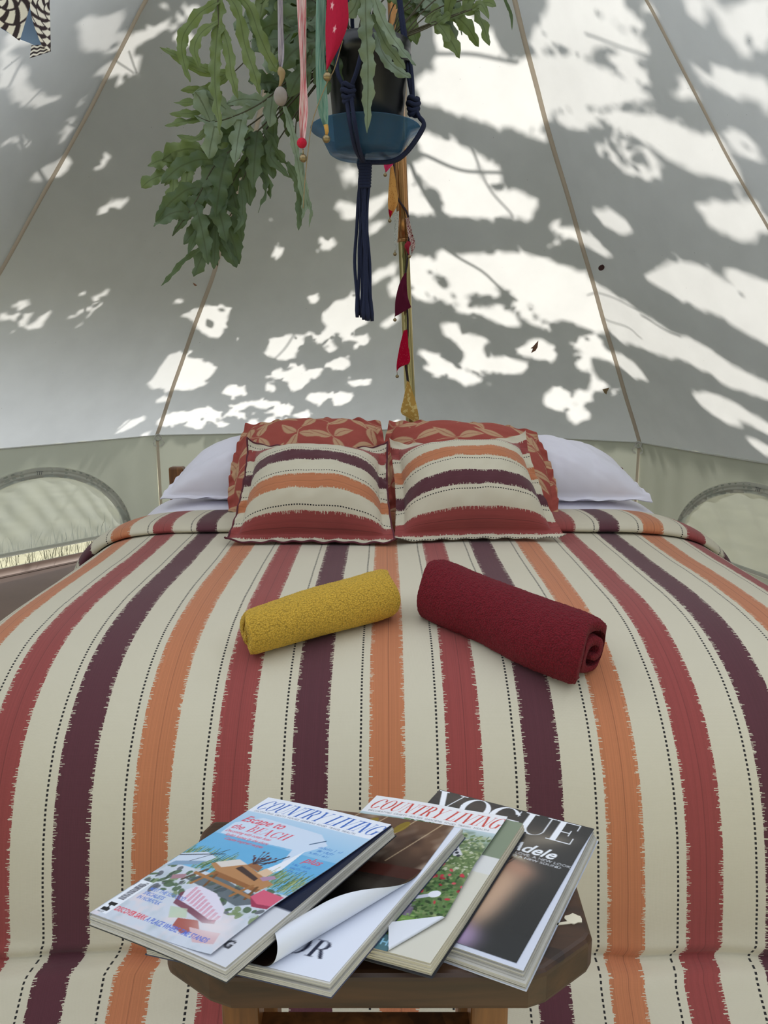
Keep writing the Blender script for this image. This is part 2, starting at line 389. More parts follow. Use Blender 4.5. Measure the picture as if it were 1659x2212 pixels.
# meadow grass by the left window
A, B = EAVE[4], EAVE[5]; d = (B-A)/np.linalg.norm((B-A)[:2]); d[2] = 0; nout = -unit(np.array([CX, CY, 0])-(A+B)/2*np.array([1, 1, 0])); nout[2] = 0
V, F = [], []
for i in range(620):
    q = A*np.array([1, 1, 0])+d*random.uniform(-.2, 1.6)+nout*(.05+random.random()**2*.55); h = random.uniform(.05, .13) if random.random() < .7 else random.uniform(.13, .27)
    a = random.uniform(0, 6.28); lean = np.array([math.cos(a), math.sin(a), 0])*h*random.uniform(.1, .75); wd = np.array([-math.sin(a), math.cos(a), 0])*random.uniform(.0011, .0024)
    b = len(V); q = q+np.array([0, 0, -.014])
    for j, tq in enumerate((0, .35, .7)): V += [q+lean*tq**2+np.array([0, 0, h*tq])-wd*(1-tq*.6), q+lean*tq**2+np.array([0, 0, h*tq])+wd*(1-tq*.6)]
    V.append(q+lean+np.array([0, 0, h*.95])); F += [(b, b+1, b+3, b+2), (b+2, b+3, b+5, b+4), (b+4, b+5, b+6)]
o = mesh_obj('grass', V, F, thin('grass_blade', (84, 84, 54), .25), smooth=False); o['kind'] = 'stuff'; tag(o, 'thin dry meadow grass outside the left arched window', 'grass')
LIGHT_GAPS = [(1,[(1833,2442),(1815,2445),(1792,2435),(1759,2428),(1729,2423),(1729,2398),(1747,2402),(1766,2387),(1776,2364),(1805,2383)]),(1,[(1806,2459),(1777,2492),(1738,2550),(1738,2519),(1719,2488),(1717,2460),(1731,2441),(1767,2443)]),(1,[(1695,2441),(1694,2480),(1679,2505),(1662,2534),(1639,2566),(1660,2499),(1683,2457),(1681,2432)]),(1,[(1696,2402),(1690,2418),(1680,2420),(1664,2424),(1660,2396),(1662,2378),(1676,2366),(1695,2336),(1710,2341),(1723,2340),(1713,2364)]),(1,[(1684,2322),(1679,2336),(1674,2321)]),(1,[(1916,2233),(1904,2235),(1891,2219),(1866,2217),(1867,2200),(1883,2169),(1895,2186)]),(1,[(1875,2143),(1860,2183),(1833,2171),(1800,2179),(1770,2206),(1792,2173),(1814,2137),(1839,2141),(1856,2128)]),(1,[(1936,2286),(1919,2297),(1887,2305),(1894,2293),(1928,2262)]),(1,[(1746,2202),(1729,2218),(1731,2247),(1724,2222),(1734,2193)]),(1,[(1717,2166),(1706,2143),(1715,2121),(1706,2111),(1713,2091),(1708,2078),(1728,2066),(1718,2097),(1732,2119)]),(1,[(1829,2020),(1806,2020),(1782,2019),(1781,2008),(1795,2005)]),(1,[(1735,1915),(1739,1952),(1718,1983),(1693,2028),(1684,2009),(1691,1985),(1689,1958),(1709,1935)]),(0.5,[(1655,2009),(1656,2034),(1648,2070),(1640,2060),(1639,2018)]),(0.35,[(1608,1847),(1605,1878),(1570,1915),(1575,1893),(1588,1849)]),(1,[(1926,2232),(1920,2238),(1886,2149),(1893,2143)]),(1,[(1841,1998),(1827,1994),(1829,1985),(1835,1981)]),(1,[(1619,2520),(1612,2545),(1576,2536),(1568,2518),(1596,2527)]),(1,[(1614,2599),(1604,2644),(1583,2621)]),(1,[(1629,2577),(1620,2585),(1614,2580)]),(0.6,[(1750,1742),(1739,1753),(1744,1722)]),(0.55,[(1593,1434),(1570,1501),(1540,1525),(1535,1466),(1552,1373),(1555,1346),(1566,1345),(1585,1397)]),(0.6,[(1650,1352),(1639,1385),(1610,1402),(1614,1317),(1627,1321)]),(0.7,[(1672,1379),(1656,1382),(1667,1350)]),(0.6,[(1668,1419),(1644,1427),(1645,1410)]),(0.6,[(1664,1323),(1657,1333),(1636,1282),(1651,1306)]),(0.85,[(1368,1413),(1334,1453),(1290,1470),(1273,1371),(1277,1311),(1285,1288),(1320,1346),(1338,1403)]),(1,[(1374,1072),(1360,1210),(1331,1188),(1302,1173),(1267,1121),(1273,1061),(1308,1041),(1364,1047)]),(1,[(1388,1045),(1362,1031),(1330,1042),(1275,1028),(1296,999),(1330,992),(1380,1025)]),(1,[(1355,917),(1345,953),(1328,947),(1336,922)]),(1,[(1409,734),(1400,799),(1365,830),(1379,769)]),(1,[(1339,799),(1320,839),(1284,854),(1267,866),(1238,841),(1243,784),(1266,817),(1284,797),(1314,768),(1322,760)]),(1,[(1286,770),(1277,791),(1258,767),(1262,736),(1276,746)]),(1,[(1361,708),(1349,726),(1339,701)]),(0.6,[(1393,1492),(1385,1497),(1374,1468)]),(1,[(1062,1993),(1050,2012),(1034,1997),(999,1991),(997,1951),(1037,1929),(1043,1962)]),(1,[(973,2017),(926,2057),(928,2012),(970,1938)]),(1,[(966,1909),(924,1936),(949,1882),(964,1865)]),(1,[(1099,1825),(1047,1810),(1078,1776)]),(1,[(1218,1757),(1201,1771),(1187,1752),(1194,1736)]),(1,[(952,1665),(898,1729),(895,1697),(932,1647),(951,1619)]),(1,[(908,1570),(897,1638),(886,1659),(886,1565)]),(1,[(1106,1527),(1091,1548),(1078,1523),(1091,1495)]),(1,[(1065,1432),(1044,1505),(992,1543),(969,1448),(965,1392),(1003,1351),(1026,1340),(1053,1381)]),(0.7,[(929,1387),(897,1453),(888,1432),(918,1373)]),(1,[(1177,1205),(1171,1292),(1133,1321),(1122,1322),(1138,1228),(1156,1191)]),(1,[(1147,1176),(1124,1265),(1100,1326),(1112,1243),(1124,1184)]),(1,[(1150,1067),(1134,1094),(1119,1093),(1095,1139),(1077,1062),(1088,991),(1102,979),(1114,1007),(1111,1039),(1122,1063)]),(0.8,[(1081,1323),(1055,1317),(1040,1289),(1059,1273)]),(1,[(1019,1318),(997,1341),(999,1297)]),(0.8,[(996,1304),(953,1321),(957,1276),(978,1238)]),(1,[(1049,1237),(1034,1267),(1025,1245),(1038,1222)]),(1,[(1045,1147),(1015,1189),(992,1155),(1004,1112),(1026,1116)]),(1,[(1073,1108),(1052,1116),(1065,1050)]),(1,[(999,1028),(976,1044),(948,1043),(950,1011),(986,1016)]),(1,[(1076,929),(1056,965),(1030,952),(1041,898),(1058,895)]),(1,[(1025,947),(1005,967),(981,945),(988,899),(1015,876)]),(1,[(1240,965),(1235,1015),(1211,1002),(1198,971),(1217,952)]),(1,[(1163,993),(1154,1016),(1138,984)]),(1,[(1221,884),(1188,910),(1191,874),(1201,863)]),(1,[(1172,881),(1165,913),(1129,911),(1153,863)]),(1,[(1145,842),(1127,882),(1102,877),(1105,826),(1119,815)]),(1,[(1099,813),(1073,837),(1062,815),(1074,785)]),(1,[(1266,855),(1255,870),(1237,837),(1247,788),(1262,798)]),(1,[(1226,848),(1193,833),(1200,809)]),(1,[(1183,748),(1174,790),(1161,763),(1164,738)]),(1,[(1152,771),(1142,804),(1111,758),(1149,758)]),(0.85,[(1325,1466),(1274,1457),(1276,1390),(1287,1295),(1314,1335)]),(1,[(1306,1182),(1291,1154),(1266,1124),(1282,1050),(1294,1051)]),(1,[(911,720),(890,768),(890,750)]),(0.5,[(1187,1060),(1156,1086),(1145,1109),(1107,1154),(1121,1124),(1158,1075)]),(1,[(1237,775),(1222,769),(1220,744),(1233,745)]),(0.7,[(1072,2159),(1015,2152),(1012,2094),(1033,2085)]),(1,[(629,2751),(608,2729),(581,2693),(556,2658),(538,2616),(527,2578),(589,2597),(673,2611),(733,2613),(738,2653),(763,2697),(749,2717),(709,2730)]),(1,[(768,2595),(734,2601),(629,2588),(532,2551),(511,2531),(507,2514),(490,2539),(450,2545),(363,2511),(265,2466),(198,2420),(262,2282),(356,2319),(413,2334),(444,2336),(462,2299),(489,2289),(593,2319),(656,2358),(717,2389),(775,2446),(827,2498),(823,2530),(757,2552)]),(1,[(830,2468),(796,2450),(758,2422),(786,2429),(828,2460)]),(1,[(344,2630),(286,2649),(270,2687),(95,2602),(190,2436),(259,2501),(319,2564),(355,2608)]),(0.6,[(428,2616),(379,2612),(325,2551),(375,2551),(421,2573)]),(1,[(529,2278),(461,2246),(460,2233),(495,2257)]),(0.85,[(409,2292),(342,2289),(272,2260),(294,2208),(361,2242)]),(1,[(828,2320),(805,2316),(733,2265),(683,2230),(666,2200),(664,2163),(690,2153),(746,2185),(812,2227),(833,2289)]),(1,[(659,2208),(636,2182),(610,2141),(647,2142)]),(1,[(845,2173),(831,2212),(802,2212),(750,2167),(692,2135),(661,2125),(644,2076),(630,2040),(569,2036),(521,1985),(549,1907),(598,1929),(655,1930),(744,1952),(769,1971),(760,2044),(806,2110)]),(1,[(646,2121),(592,2112),(614,2080),(635,2079)]),(1,[(867,2090),(843,2096),(829,2045),(799,1975),(831,1967),(868,1986)]),(0.7,[(866,2185),(854,2165),(851,2131),(866,2138)]),(1,[(517,1877),(487,1860),(424,1804),(428,1784),(470,1812)]),(1,[(253,2673),(169,2633),(101,2545),(32,2443),(-21,2356),(-19,2334),(24,2356),(103,2432),(125,2447),(174,2435),(212,2462),(321,2550)]),(1,[(105,2601),(-1,2541),(-22,2473),(-37,2409),(9,2448),(48,2502)]),(0.5,[(-53,2497),(-84,2465),(-82,2427),(-56,2450)]),(1,[(344,2501),(259,2461),(166,2388),(72,2275),(25,2193),(111,2234),(178,2241),(288,2296),(407,2340)]),(0.5,[(106,2391),(56,2351),(12,2284),(22,2252),(80,2322)]),(0.7,[(-183,2405),(-310,2255),(-257,2112),(-229,2171),(-224,2241),(-194,2303),(-167,2362)]),(0.9,[(-115,2240),(-167,2172),(-207,2116),(-237,2056),(-208,1976),(-178,2044),(-134,2140),(-109,2213)]),(0.5,[(-15,2249),(-66,2207),(-76,2136),(-65,2112),(-22,2189)]),(1,[(225,2224),(146,2202),(41,2135),(-4,2082),(-33,2023),(-76,1998),(-80,1870),(-77,1829),(-42,1862),(17,1930),(61,1995),(107,2081),(152,2141)]),(1,[(401,2293),(335,2288),(251,2245),(248,2224),(300,2212),(352,2245)]),(0.5,[(287,2130),(226,2129),(160,2095),(144,2063),(70,1970),(94,1951),(134,1938),(206,2003),(244,2071),(275,2089)]),(1,[(373,1891),(315,1881),(271,1820),(258,1771),(296,1767),(337,1810)]),(1,[(496,1862),(457,1847),(405,1788),(390,1771),(451,1793)]),(1,[(46,1800),(0,1785),(-75,1750),(-84,1685),(-76,1660),(-57,1663),(-38,1632),(-18,1640),(35,1720),(29,1748)]),(0.5,[(-98,2007),(-138,1958),(-161,1884),(-153,1862),(-101,1918)]),(1,[(863,1764),(835,1754),(821,1716),(827,1686),(811,1635),(779,1568),(772,1536),(726,1506),(778,1517),(816,1565),(853,1601),(869,1666),(869,1747)]),(1,[(797,1771),(776,1774),(747,1753),(708,1715),(677,1646),(668,1608),(651,1532),(667,1539),(698,1567),(747,1546),(773,1580),(763,1630),(777,1656),(816,1703),(795,1737)]),(1,[(738,1755),(699,1759),(665,1746),(618,1755),(580,1736),(534,1713),(496,1668),(458,1616),(452,1416),(459,1340),(483,1348),(504,1394),(531,1402),(550,1390),(573,1418),(585,1495),(607,1541),(629,1567),(656,1619),(686,1689)]),(1,[(864,1583),(851,1588),(814,1520),(835,1525)]),(1,[(765,1489),(708,1472),(665,1469),(630,1441),(616,1368),(647,1370),(684,1425),(715,1453),(742,1452)]),(1,[(619,1517),(605,1503),(585,1425),(609,1446)]),(1,[(613,1423),(591,1412),(553,1352),(588,1380)]),(1,[(795,1384),(773,1393),(756,1355),(749,1313),(730,1326),(695,1297),(708,1235),(700,1182),(655,1188),(618,1149),(622,1113),(650,1091),(699,1106),(733,1113),(755,1149),(745,1207),(761,1286),(786,1329)]),(1,[(632,1227),(594,1294),(567,1266),(553,1204),(565,1166),(596,1191),(622,1198)]),(1,[(846,1224),(814,1216),(785,1157),(773,1127),(749,1098),(716,1046),(751,1014),(777,1059),(791,1097),(822,1157)]),(0.6,[(837,1127),(818,1127),(799,1082),(814,1062)]),(1,[(599,922),(579,990),(560,1006),(548,955),(544,888),(571,866),(593,876)]),(1,[(539,948),(525,989),(507,972),(510,928),(529,900)]),(1,[(559,825),(545,872),(529,870),(517,837),(548,768)]),(1,[(521,1149),(508,1180),(493,1163),(496,1121),(512,1107)]),(1,[(506,1022),(494,1062),(484,1044),(488,994),(500,994)]),(1,[(520,1251),(498,1274),(464,1282),(472,1186),(491,1210)]),(1,[(481,1648),(457,1616),(445,1585),(367,1472),(323,1400),(289,1354),(247,1292),(212,1272),(177,1220),(125,1126),(65,1055),(81,980),(122,1018),(175,1053),(193,1103),(226,1137),(256,1178),(288,1179),(368,1244),(424,1286),(436,1319),(448,1359),(481,1342),(506,1388)]),(1,[(279,1569),(239,1585),(178,1605),(128,1594),(90,1556),(63,1491),(47,1429),(80,1406),(104,1360),(148,1403),(198,1465),(240,1511)]),(1,[(51,1536),(35,1541),(4,1509),(-32,1464),(28,1221),(56,1268),(101,1349),(71,1399),(44,1409),(29,1425),(44,1481)]),(1,[(448,1829),(410,1804),(361,1690),(407,1727),(464,1805)]),(1,[(518,1245),(503,1265),(480,1257),(453,1204),(425,1196),(394,1137),(375,1052),(417,1077),(447,1143),(472,1184)]),(1,[(261,993),(223,1003),(172,968),(134,906),(105,856),(114,809),(174,892),(176,839),(208,856),(251,933)]),(1,[(173,769),(153,781),(127,737),(133,700),(161,737)]),(0.8,[(505,1031),(492,1060),(485,1018),(455,1033),(458,998),(496,989)])]
TWIG_LINES = [(23,[(812,2227),(746,2171),(691,2139),(609,2122)]),(16,[(663,2200),(650,2114),(630,2035),(594,1946)]),(32,[(857,2202),(842,2134),(822,2073),(803,2011),(773,1966)]),(22,[(769,2619),(628,2594),(508,2546)]),(19,[(747,1753),(687,1671),(657,1601),(624,1529)]),(10,[(447,1537),(397,1496),(339,1426)]),(10,[(433,1382),(382,1343),(359,1292)]),(12,[(313,1375),(270,1312),(242,1286)]),(7,[(1904,2202),(1898,2237)]),(7,[(1888,2222),(1882,2161)]),(6,[(1828,2179),(1834,2132)]),(6,[(1696,2393),(1665,2370)]),(6,[(1680,2424),(1660,2375)]),(6,[(1736,2134),(1702,2137)]),(11,[(1739,1957),(1705,1926)]),(8,[(1807,2025),(1788,2001)]),(6,[(1790,2013),(1790,2029)]),(14,[(1572,1513),(1564,1445),(1548,1344)]),(10,[(1593,1421),(1564,1439),(1531,1476)]),(14,[(1123,1329),(1139,1242),(1159,1169)]),(12,[(1166,1124),(1133,1154),(1101,1154)]),(12,[(117,2462),(41,2384),(-21,2319)])]
# ------------------------------------------------------------------ trees outside: their leaves and twigs shade the canvas
def roof_point(theta, z):
    d = Vector((math.cos(theta), math.sin(theta), 0)); h = roof_bvh.ray_cast(Vector((CX, CY, z)), d, 5.0)
    return (np.array(h[0]), np.array(h[1])) if h[0] is not None else (None, None)
TH0, TH1, Z0, Z1, DT, DZ = -40.0, 210.0, .55, 3.3, .15, .005
GH, GW = int((Z1-Z0)/DZ), int((TH1-TH0)/DT)
gap = np.zeros((GH, GW), np.float32)
for wgt, poly in LIGHT_GAPS:
    P = np.array([((t/10-TH0)/DT, (z/1000-Z0)/DZ) for t, z in poly])
    x0, x1 = max(int(P[:, 0].min())-1, 0), min(int(P[:, 0].max())+2, GW); y0, y1 = max(int(P[:, 1].min())-1, 0), min(int(P[:, 1].max())+2, GH)
    if x1 <= x0 or y1 <= y0: continue
    X, Y = np.meshgrid(np.arange(x0, x1)+.5, np.arange(y0, y1)+.5); ins = np.zeros(X.shape, bool)
    for i in range(len(P)):
        (ax, ay), (bx, by) = P[i], P[i-1]; c = ((ay > Y) != (by > Y)) & (X < (bx-ax)*(Y-ay)/(by-ay+1e-9)+ax); ins ^= c
    gap[y0:y1, x0:x1] = np.maximum(gap[y0:y1, x0:x1], np.where(ins, wgt, 0))
LEAF2D = np.array([(0, -.5), (.22, -.28), (.30, .0), (.18, .3), (0, .55), (-.18, .3), (-.30, .0), (-.22, -.28)])
foliage = {'near': [], 'far': []}
N = 42000; got = 0
th = RNG.uniform(TH0+2, TH1-2, N); zz = .6+RNG.uniform(0, 1, N)**1.15*2.5
for i in range(N):
    ta = math.radians(th[i]); p, nr = roof_point(ta, zz[i])
    if p is None: continue
    # thin out samples near the apex where the circumference is short
    if random.random() > min(1.0, math.hypot(p[0]-CX, p[1]-CY)/1.9): continue
    if nr@SUN < 0: nr = -nr
    if nr@SUN < .12: continue
    right = p[0] > -.15+.5*(1.6-p[2])
    near = th[i] > 118
    dist = random.uniform(.9, 1.7) if near else (random.uniform(1.6, 3.2) if right else random.uniform(.9, 1.9))
    for size in (.125, .075, .045, .028):
        c = p+SUN*dist; nl = unit(SUN+RNG.normal(0, .45, 3)); a = unit(np.cross(nl, RNG.normal(0, 1, 3))); b = np.cross(nl, a)
        W = c+size*(LEAF2D[:, :1]*a+LEAF2D[:, 1:]*b)
        den = nr@SUN; Q = W-SUN*(((W-p)@nr)/den)[:, None]
        qc = Q.mean(0); Qe = (Q+np.roll(Q, 1, 0))/2; Q = np.vstack([Q, Qe]); Q = np.vstack([Q, qc, Q*.72+qc*.28, Q*.45+qc*.55, Q*.2+qc*.8])
        tq = np.degrees(np.arctan2(Q[:, 1]-CY, Q[:, 0]-CX)); tq = np.where(tq < -100, tq+360, tq)
        ix = np.clip(((tq-TH0)/DT).astype(int), 0, GW-1); iy = np.clip(((Q[:, 2]-Z0)/DZ).astype(int), 0, GH-1)
        g = gap[iy, ix].max()
        if g <= 0 or random.random() < (1-g)*.10:
            foliage['near' if near else 'far'].append(W); got += 1; break
M_TREELEAF = thin('tree_leaf', (62, 92, 36), .12)
M_BARK = plain('bark', (84, 70, 56), .9, .3, 12, .6, 40)
for key, base, lab in (('far', (1.3, 8.1, -.014), 'tall leafy tree behind the back right of the tent'), ('near', (-4.7, 7.6, -.014), 'leafy tree close behind the left of the tent')):
    Ws = np.array(foliage[key]); ctr = Ws.mean(1)
    tr = thing('tree', lab, 'tree', base); base = np.array(base)
    n = len(Ws); V = Ws.reshape(-1, 3); F = np.arange(n*8).reshape(n, 8)
    o = mesh_obj('foliage', V, F, M_TREELEAF, tr, smooth=False); o['kind'] = 'stuff'
    top = ctr.mean(0)+np.array([0, .9, .6]); top = np.array([base[0]*.8+top[0]*.2, base[1]-.5, 3.3])
    trunk = catmull([base, base*.8+top*.2+np.array([.05, .1, .5]), base*.4+top*.6+np.array([-.06, .1, .3]), top], 24)
    v, f = tube(trunk, np.linspace(.13, .05, 24), 12); mesh_obj('trunk', v, f, M_BARK, tr)
    low = ctr[np.argsort(ctr[:, 2])[:len(ctr)//14]]
    for j in range(4):
        q = low[RNG.integers(len(low))]; s = trunk[15+j]; mid = (s+q)/2+np.array([0, .1, .05])
        # end the branch short of the leaf sheet so that no gap is crossed
        end = q+SUN*.12
        v, f = tube(catmull([s, mid, end], 14), np.linspace(.018, .0045, 14), 7); mesh_obj('branch', v, f, M_BARK, tr)
    for wmm, pts in TWIG_LINES:
        pts3 = []
        for t, z in pts:
            p, nr = roof_point(math.radians(t/10), z/1000)
            if p is not None: pts3.append(p)
        if len(pts3) < 2 or (np.mean([t for t, _ in pts]) > 1180) != (key == 'near'): continue
        dist = .6 if key == 'near' else 1.5
        P = np.array(pts3); P = np.vstack([P[0]*1.25-P[-1]*.25, P, P[-1]*1.1-P[0]*.1])+SUN*dist
        v, f = tube(catmull(P, 16), wmm/1000*.42*np.linspace(1.1, .8, 16), 6); mesh_obj('twig', v, f, M_BARK, tr)

# unseen trees added to block sky light at the doorway, right side and back
def sky_block_tree(bx_, by_, lab, rad, zc, n, leaf=.26):
    tr = thing('tree', lab, 'tree', (bx_, by_, -.014))
    P = RNG.normal(0, 1, (n, 3)); P /= np.linalg.norm(P, axis=1)[:, None]; P *= (RNG.uniform(.45, 1, n)**.5)[:, None]; P = P*np.array(rad)+np.array([bx_, by_, zc])
    a = RNG.normal(0, 1, (n, 3)); a /= np.linalg.norm(a, axis=1)[:, None]; b = np.cross(a, RNG.normal(0, 1, (n, 3))); b /= np.linalg.norm(b, axis=1)[:, None]; b2 = np.cross(a, b)
    W = P[:, None]+leaf*(LEAF2D[None, :, :1]*b[:, None]+LEAF2D[None, :, 1:]*b2[:, None]); W[..., 2] = np.maximum(W[..., 2], .1)
    o = mesh_obj('foliage', W.reshape(-1, 3), np.arange(n*8).reshape(n, 8), M_TREELEAF, tr, smooth=False); o['kind'] = 'stuff'
    v, f = tube(catmull([(bx_, by_, -.014), (bx_+.05, by_, zc*.5), (bx_, by_+.05, zc+rad[2]*.5)], 16), np.linspace(.14, .04, 16), 10); mesh_obj('trunk', v, f, M_BARK, tr)
sky_block_tree(-3.4, -3.6, 'unseen leafy tree added to dim the doorway light, on the left behind the viewer', (2.1, 1.2, 2.0), 2.6, 2600)
sky_block_tree(.3, -5.0, 'unseen leafy tree added to dim the doorway light, straight behind the viewer', (2.1, 1.2, 2.0), 2.6, 2600)
sky_block_tree(3.8, -3.4, 'unseen leafy tree added to dim the doorway light, on the right behind the viewer', (2.1, 1.2, 2.0), 2.6, 2600)
sky_block_tree(4.9, 1.6, 'unseen dense tree added to block side sky, nearest of the three right of the tent', (1.3, 1.9, 2.6), 2.7, 3200)
sky_block_tree(5.1, 4.6, 'unseen dense tree added to block side sky, middle of the three right of the tent', (1.3, 1.9, 2.8), 2.9, 3200)
sky_block_tree(5.6, 8.0, 'unseen dense tree added to block side sky, farthest of the three right of the tent', (1.7, 1.7, 2.8), 2.9, 3000)
sky_block_tree(2.6, 10.4, 'unseen broad bushy tree added to block low sky far behind the tent', (3.2, 1.2, 2.0), 2.0, 3600)
# ------------------------------------------------------------------ bed
BX = .07
bed = thing('bed', 'wide low wooden bed under the striped bedspread', 'bed', (BX, 2.2, 0))
v, f = box(BX-.84, BX+.84, 1.50, 3.16, .30, .485); bevel(mesh_obj('mattress', v, f, M_MATTRESS, bed, smooth=False), .05, 3)
v, f = box(BX-.84, BX+.84, 1.48, 3.18, .18, .30); bevel(mesh_obj('bed_base', v, f, M_LEG, bed, smooth=False), .01)
for x in (BX-.78, BX+.78):
    for y in (1.58, 3.1):
        v, f = box(x-.04, x+.04, y-.04, y+.04, 0, .18); mesh_obj('leg', v, f, M_LEG, bed, smooth=False)
v, f = box(-.89, .99, 3.19, 3.225, .60, .705); bevel(mesh_obj('headboard', v, f, M_LEG, bed, smooth=False), .006)
for x in (-.87, .97):
    v, f = box(x-.03, x+.03, 3.18, 3.235, 0, .722); bevel(mesh_obj('headboard_post', v, f, M_LEG, bed, smooth=False), .008)

LEN = np.array([(2.76, .612), (2.6, .612), (2.4, .608), (2.1, .603), (1.85, .600), (1.7, .592), (1.57, .572), (1.46, .532), (1.37, .472), (1.305, .395), (1.262, .30), (1.238, .20), (1.226, .125),
                (1.214, .098), (1.196, .088), (1.178, .078), (1.150, .052), (1.11, .020), (1.04, .010), (.96, .009)])
SIDE = np.array([(0, 0), (.35, .0), (.6, .004), (.78, .010), (.92, .03), (1.01, .075), (1.065, .15), (1.09, .27), (1.10, .42), (1.115, .60)])
def arc(P): return np.r_[0, np.cumsum(np.linalg.norm(np.diff(P, axis=0), axis=1))]
LENs = catmull(LEN, 260); LENa = arc(LENs); SIDs = catmull(SIDE, 200); SIDa = arc(SIDs)
NVb, NUb = 300, 300
vv = np.linspace(0, LENa[-1], NVb); uu = np.linspace(-SIDa[-1], SIDa[-1], NUb)
Yl, Zl = np.interp(vv, LENa, LENs[:, 0]), np.interp(vv, LENa, LENs[:, 1])
Xs, Ds = np.sign(uu)*np.interp(abs(uu), SIDa, SIDs[:, 0]), np.interp(abs(uu), SIDa, SIDs[:, 1])
def spread_pt(u, y, z):
    x = np.sign(u)*np.interp(abs(u), SIDa, SIDs[:, 0]); return x, np.interp(abs(u), SIDa, SIDs[:, 1])
X = BX+Xs[:, None]+0*Yl[None]; Y = Yl[None]+0*Xs[:, None]; Z = Zl[None]-Ds[:, None]
floor_z = .010+.02*np.exp(-((X-BX)/.9)**8)
Z = np.maximum(Z, .010)
wr = fbm(np.stack([X.ravel()*1.0, Y.ravel()*.8], -1), 7, 3).reshape(X.shape)
Z = Z+wr*.0035*np.clip((Z-.2)*4, 0, 1)
Z = Z-.006*np.exp(-((X+.03)**2+(Y-1.56)**2)/.02)-.006*np.exp(-((X-.24)**2+(Y-1.52)**2)/.02)
drop = np.clip((.5-Z)*3, 0, 1)
Y = Y-drop*.012*fbm(np.stack([X.ravel()*1.4, Z.ravel()*.35], -1), 6, 5).reshape(X.shape)
# break at the bottom of the drop: folds lying on the floor
br = np.clip((.105-Z)/.03, 0, 1)*(vv[None] > 1.2)
ph = fbm(np.stack([X.ravel(), 0*X.ravel()], -1), 5, 9, 2).reshape(X.shape)
Y = Y-br*.03*(ph-.1); X = X+br*.022*np.sin(X*6+1.3)
crease = np.exp(-((vv[None]-np.interp(1.206, LENs[::-1, 0], LENa[::-1]))/.012)**2)
Y = Y+crease*(.020+.010*ph); Z = np.maximum(Z-crease*.010, .008)
U = uu[:, None]+(BX-.006)+0*Yl[None]
UVb = np.stack([U.ravel(), (vv[None]+0*U).ravel()], -1)
# the bedspread bears a little weight below the towels; give it a woven hem
spread = thing('bedspread', 'cream bedspread with orange, red and plum ikat stripes covering the bed', 'bedspread', (BX, 1.9, .6))
Vb = np.stack([X, Y, Z], -1)
mesh_obj('striped_cloth', Vb.reshape(-1, 3), grid_faces(NUb, NVb), M_STRIPE, spread, UVb)
ZTOP = lambda x, y: np.interp(y, LENs[::-1, 0], LENs[::-1, 1])-np.interp(abs(x-BX), SIDs[:, 0], SIDs[:, 1])
fold = catmull([(2.775, -.012), (2.768, .006), (2.73, .020), (2.64, .031), (2.53, .037), (2.46, .034), (2.425, .020), (2.424, .006), (2.45, .001), (2.56, .001)], 50)
fa = arc(fold); fu = np.linspace(-SIDa[-1], SIDa[-1], 240)
fx, fd = spread_pt(fu, 0, 0)
bul = 1+.22*fbm(np.stack([fu, 0*fu], -1), 6, 11, 2)
Xf = BX+fx[:, None]*(1+.012*(fold[:, 1]/.037)[None]); Yf = fold[:, 0][None]+.012*fbm(np.stack([fu, 0*fu], -1), 4, 12, 2)[:, None]+.05*np.clip(abs(fx)-.6, 0, 1)[:, None]
Zf = np.interp(Yf, LENs[::-1, 0], LENs[::-1, 1])-fd[:, None]+fold[:, 1][None]*bul[:, None]+.002
Xf = Xf+np.sign(fx)[:, None]*np.clip(fd*6-.3, 0, 1)[:, None]*fold[:, 1][None]*.7
Zf = np.maximum(Zf, .03)
mesh_obj('turned_back_fold', np.stack([Xf+0*Yf, Yf, Zf], -1).reshape(-1, 3), grid_faces(240, 50), M_STRIPE, spread,
         np.stack([(fu[:, None]+(BX-.006)+0*Yf).ravel(), (fa[None]+0*Yf).ravel()], -1))
# white sheet at the head
su = np.linspace(-SIDa[-1], SIDa[-1], 120); sx, sd = spread_pt(su, 0, 0); sy = np.linspace(2.6, 3.19, 40)
lift = np.interp(sy, [2.6, 2.72, 2.85, 3.0, 3.13, 3.19], [.602, .622, .645, .652, .64, .58])
Zs_ = np.maximum(lift[None]-sd[:, None]*1.0, .1)+.004*fbm(np.stack(np.meshgrid(sx, sy, indexing='ij'), -1).reshape(-1, 2), 12, 4).reshape(120, 40)
V = np.stack([BX+sx[:, None]*.97+0*sy[None], sy[None]+0*sx[:, None], Zs_], -1)
tag(mesh_obj('bed_sheet', V.reshape(-1, 3), grid_faces(120, 40), M_SHEET), 'white cotton sheet showing at the head of the bed', 'sheet')

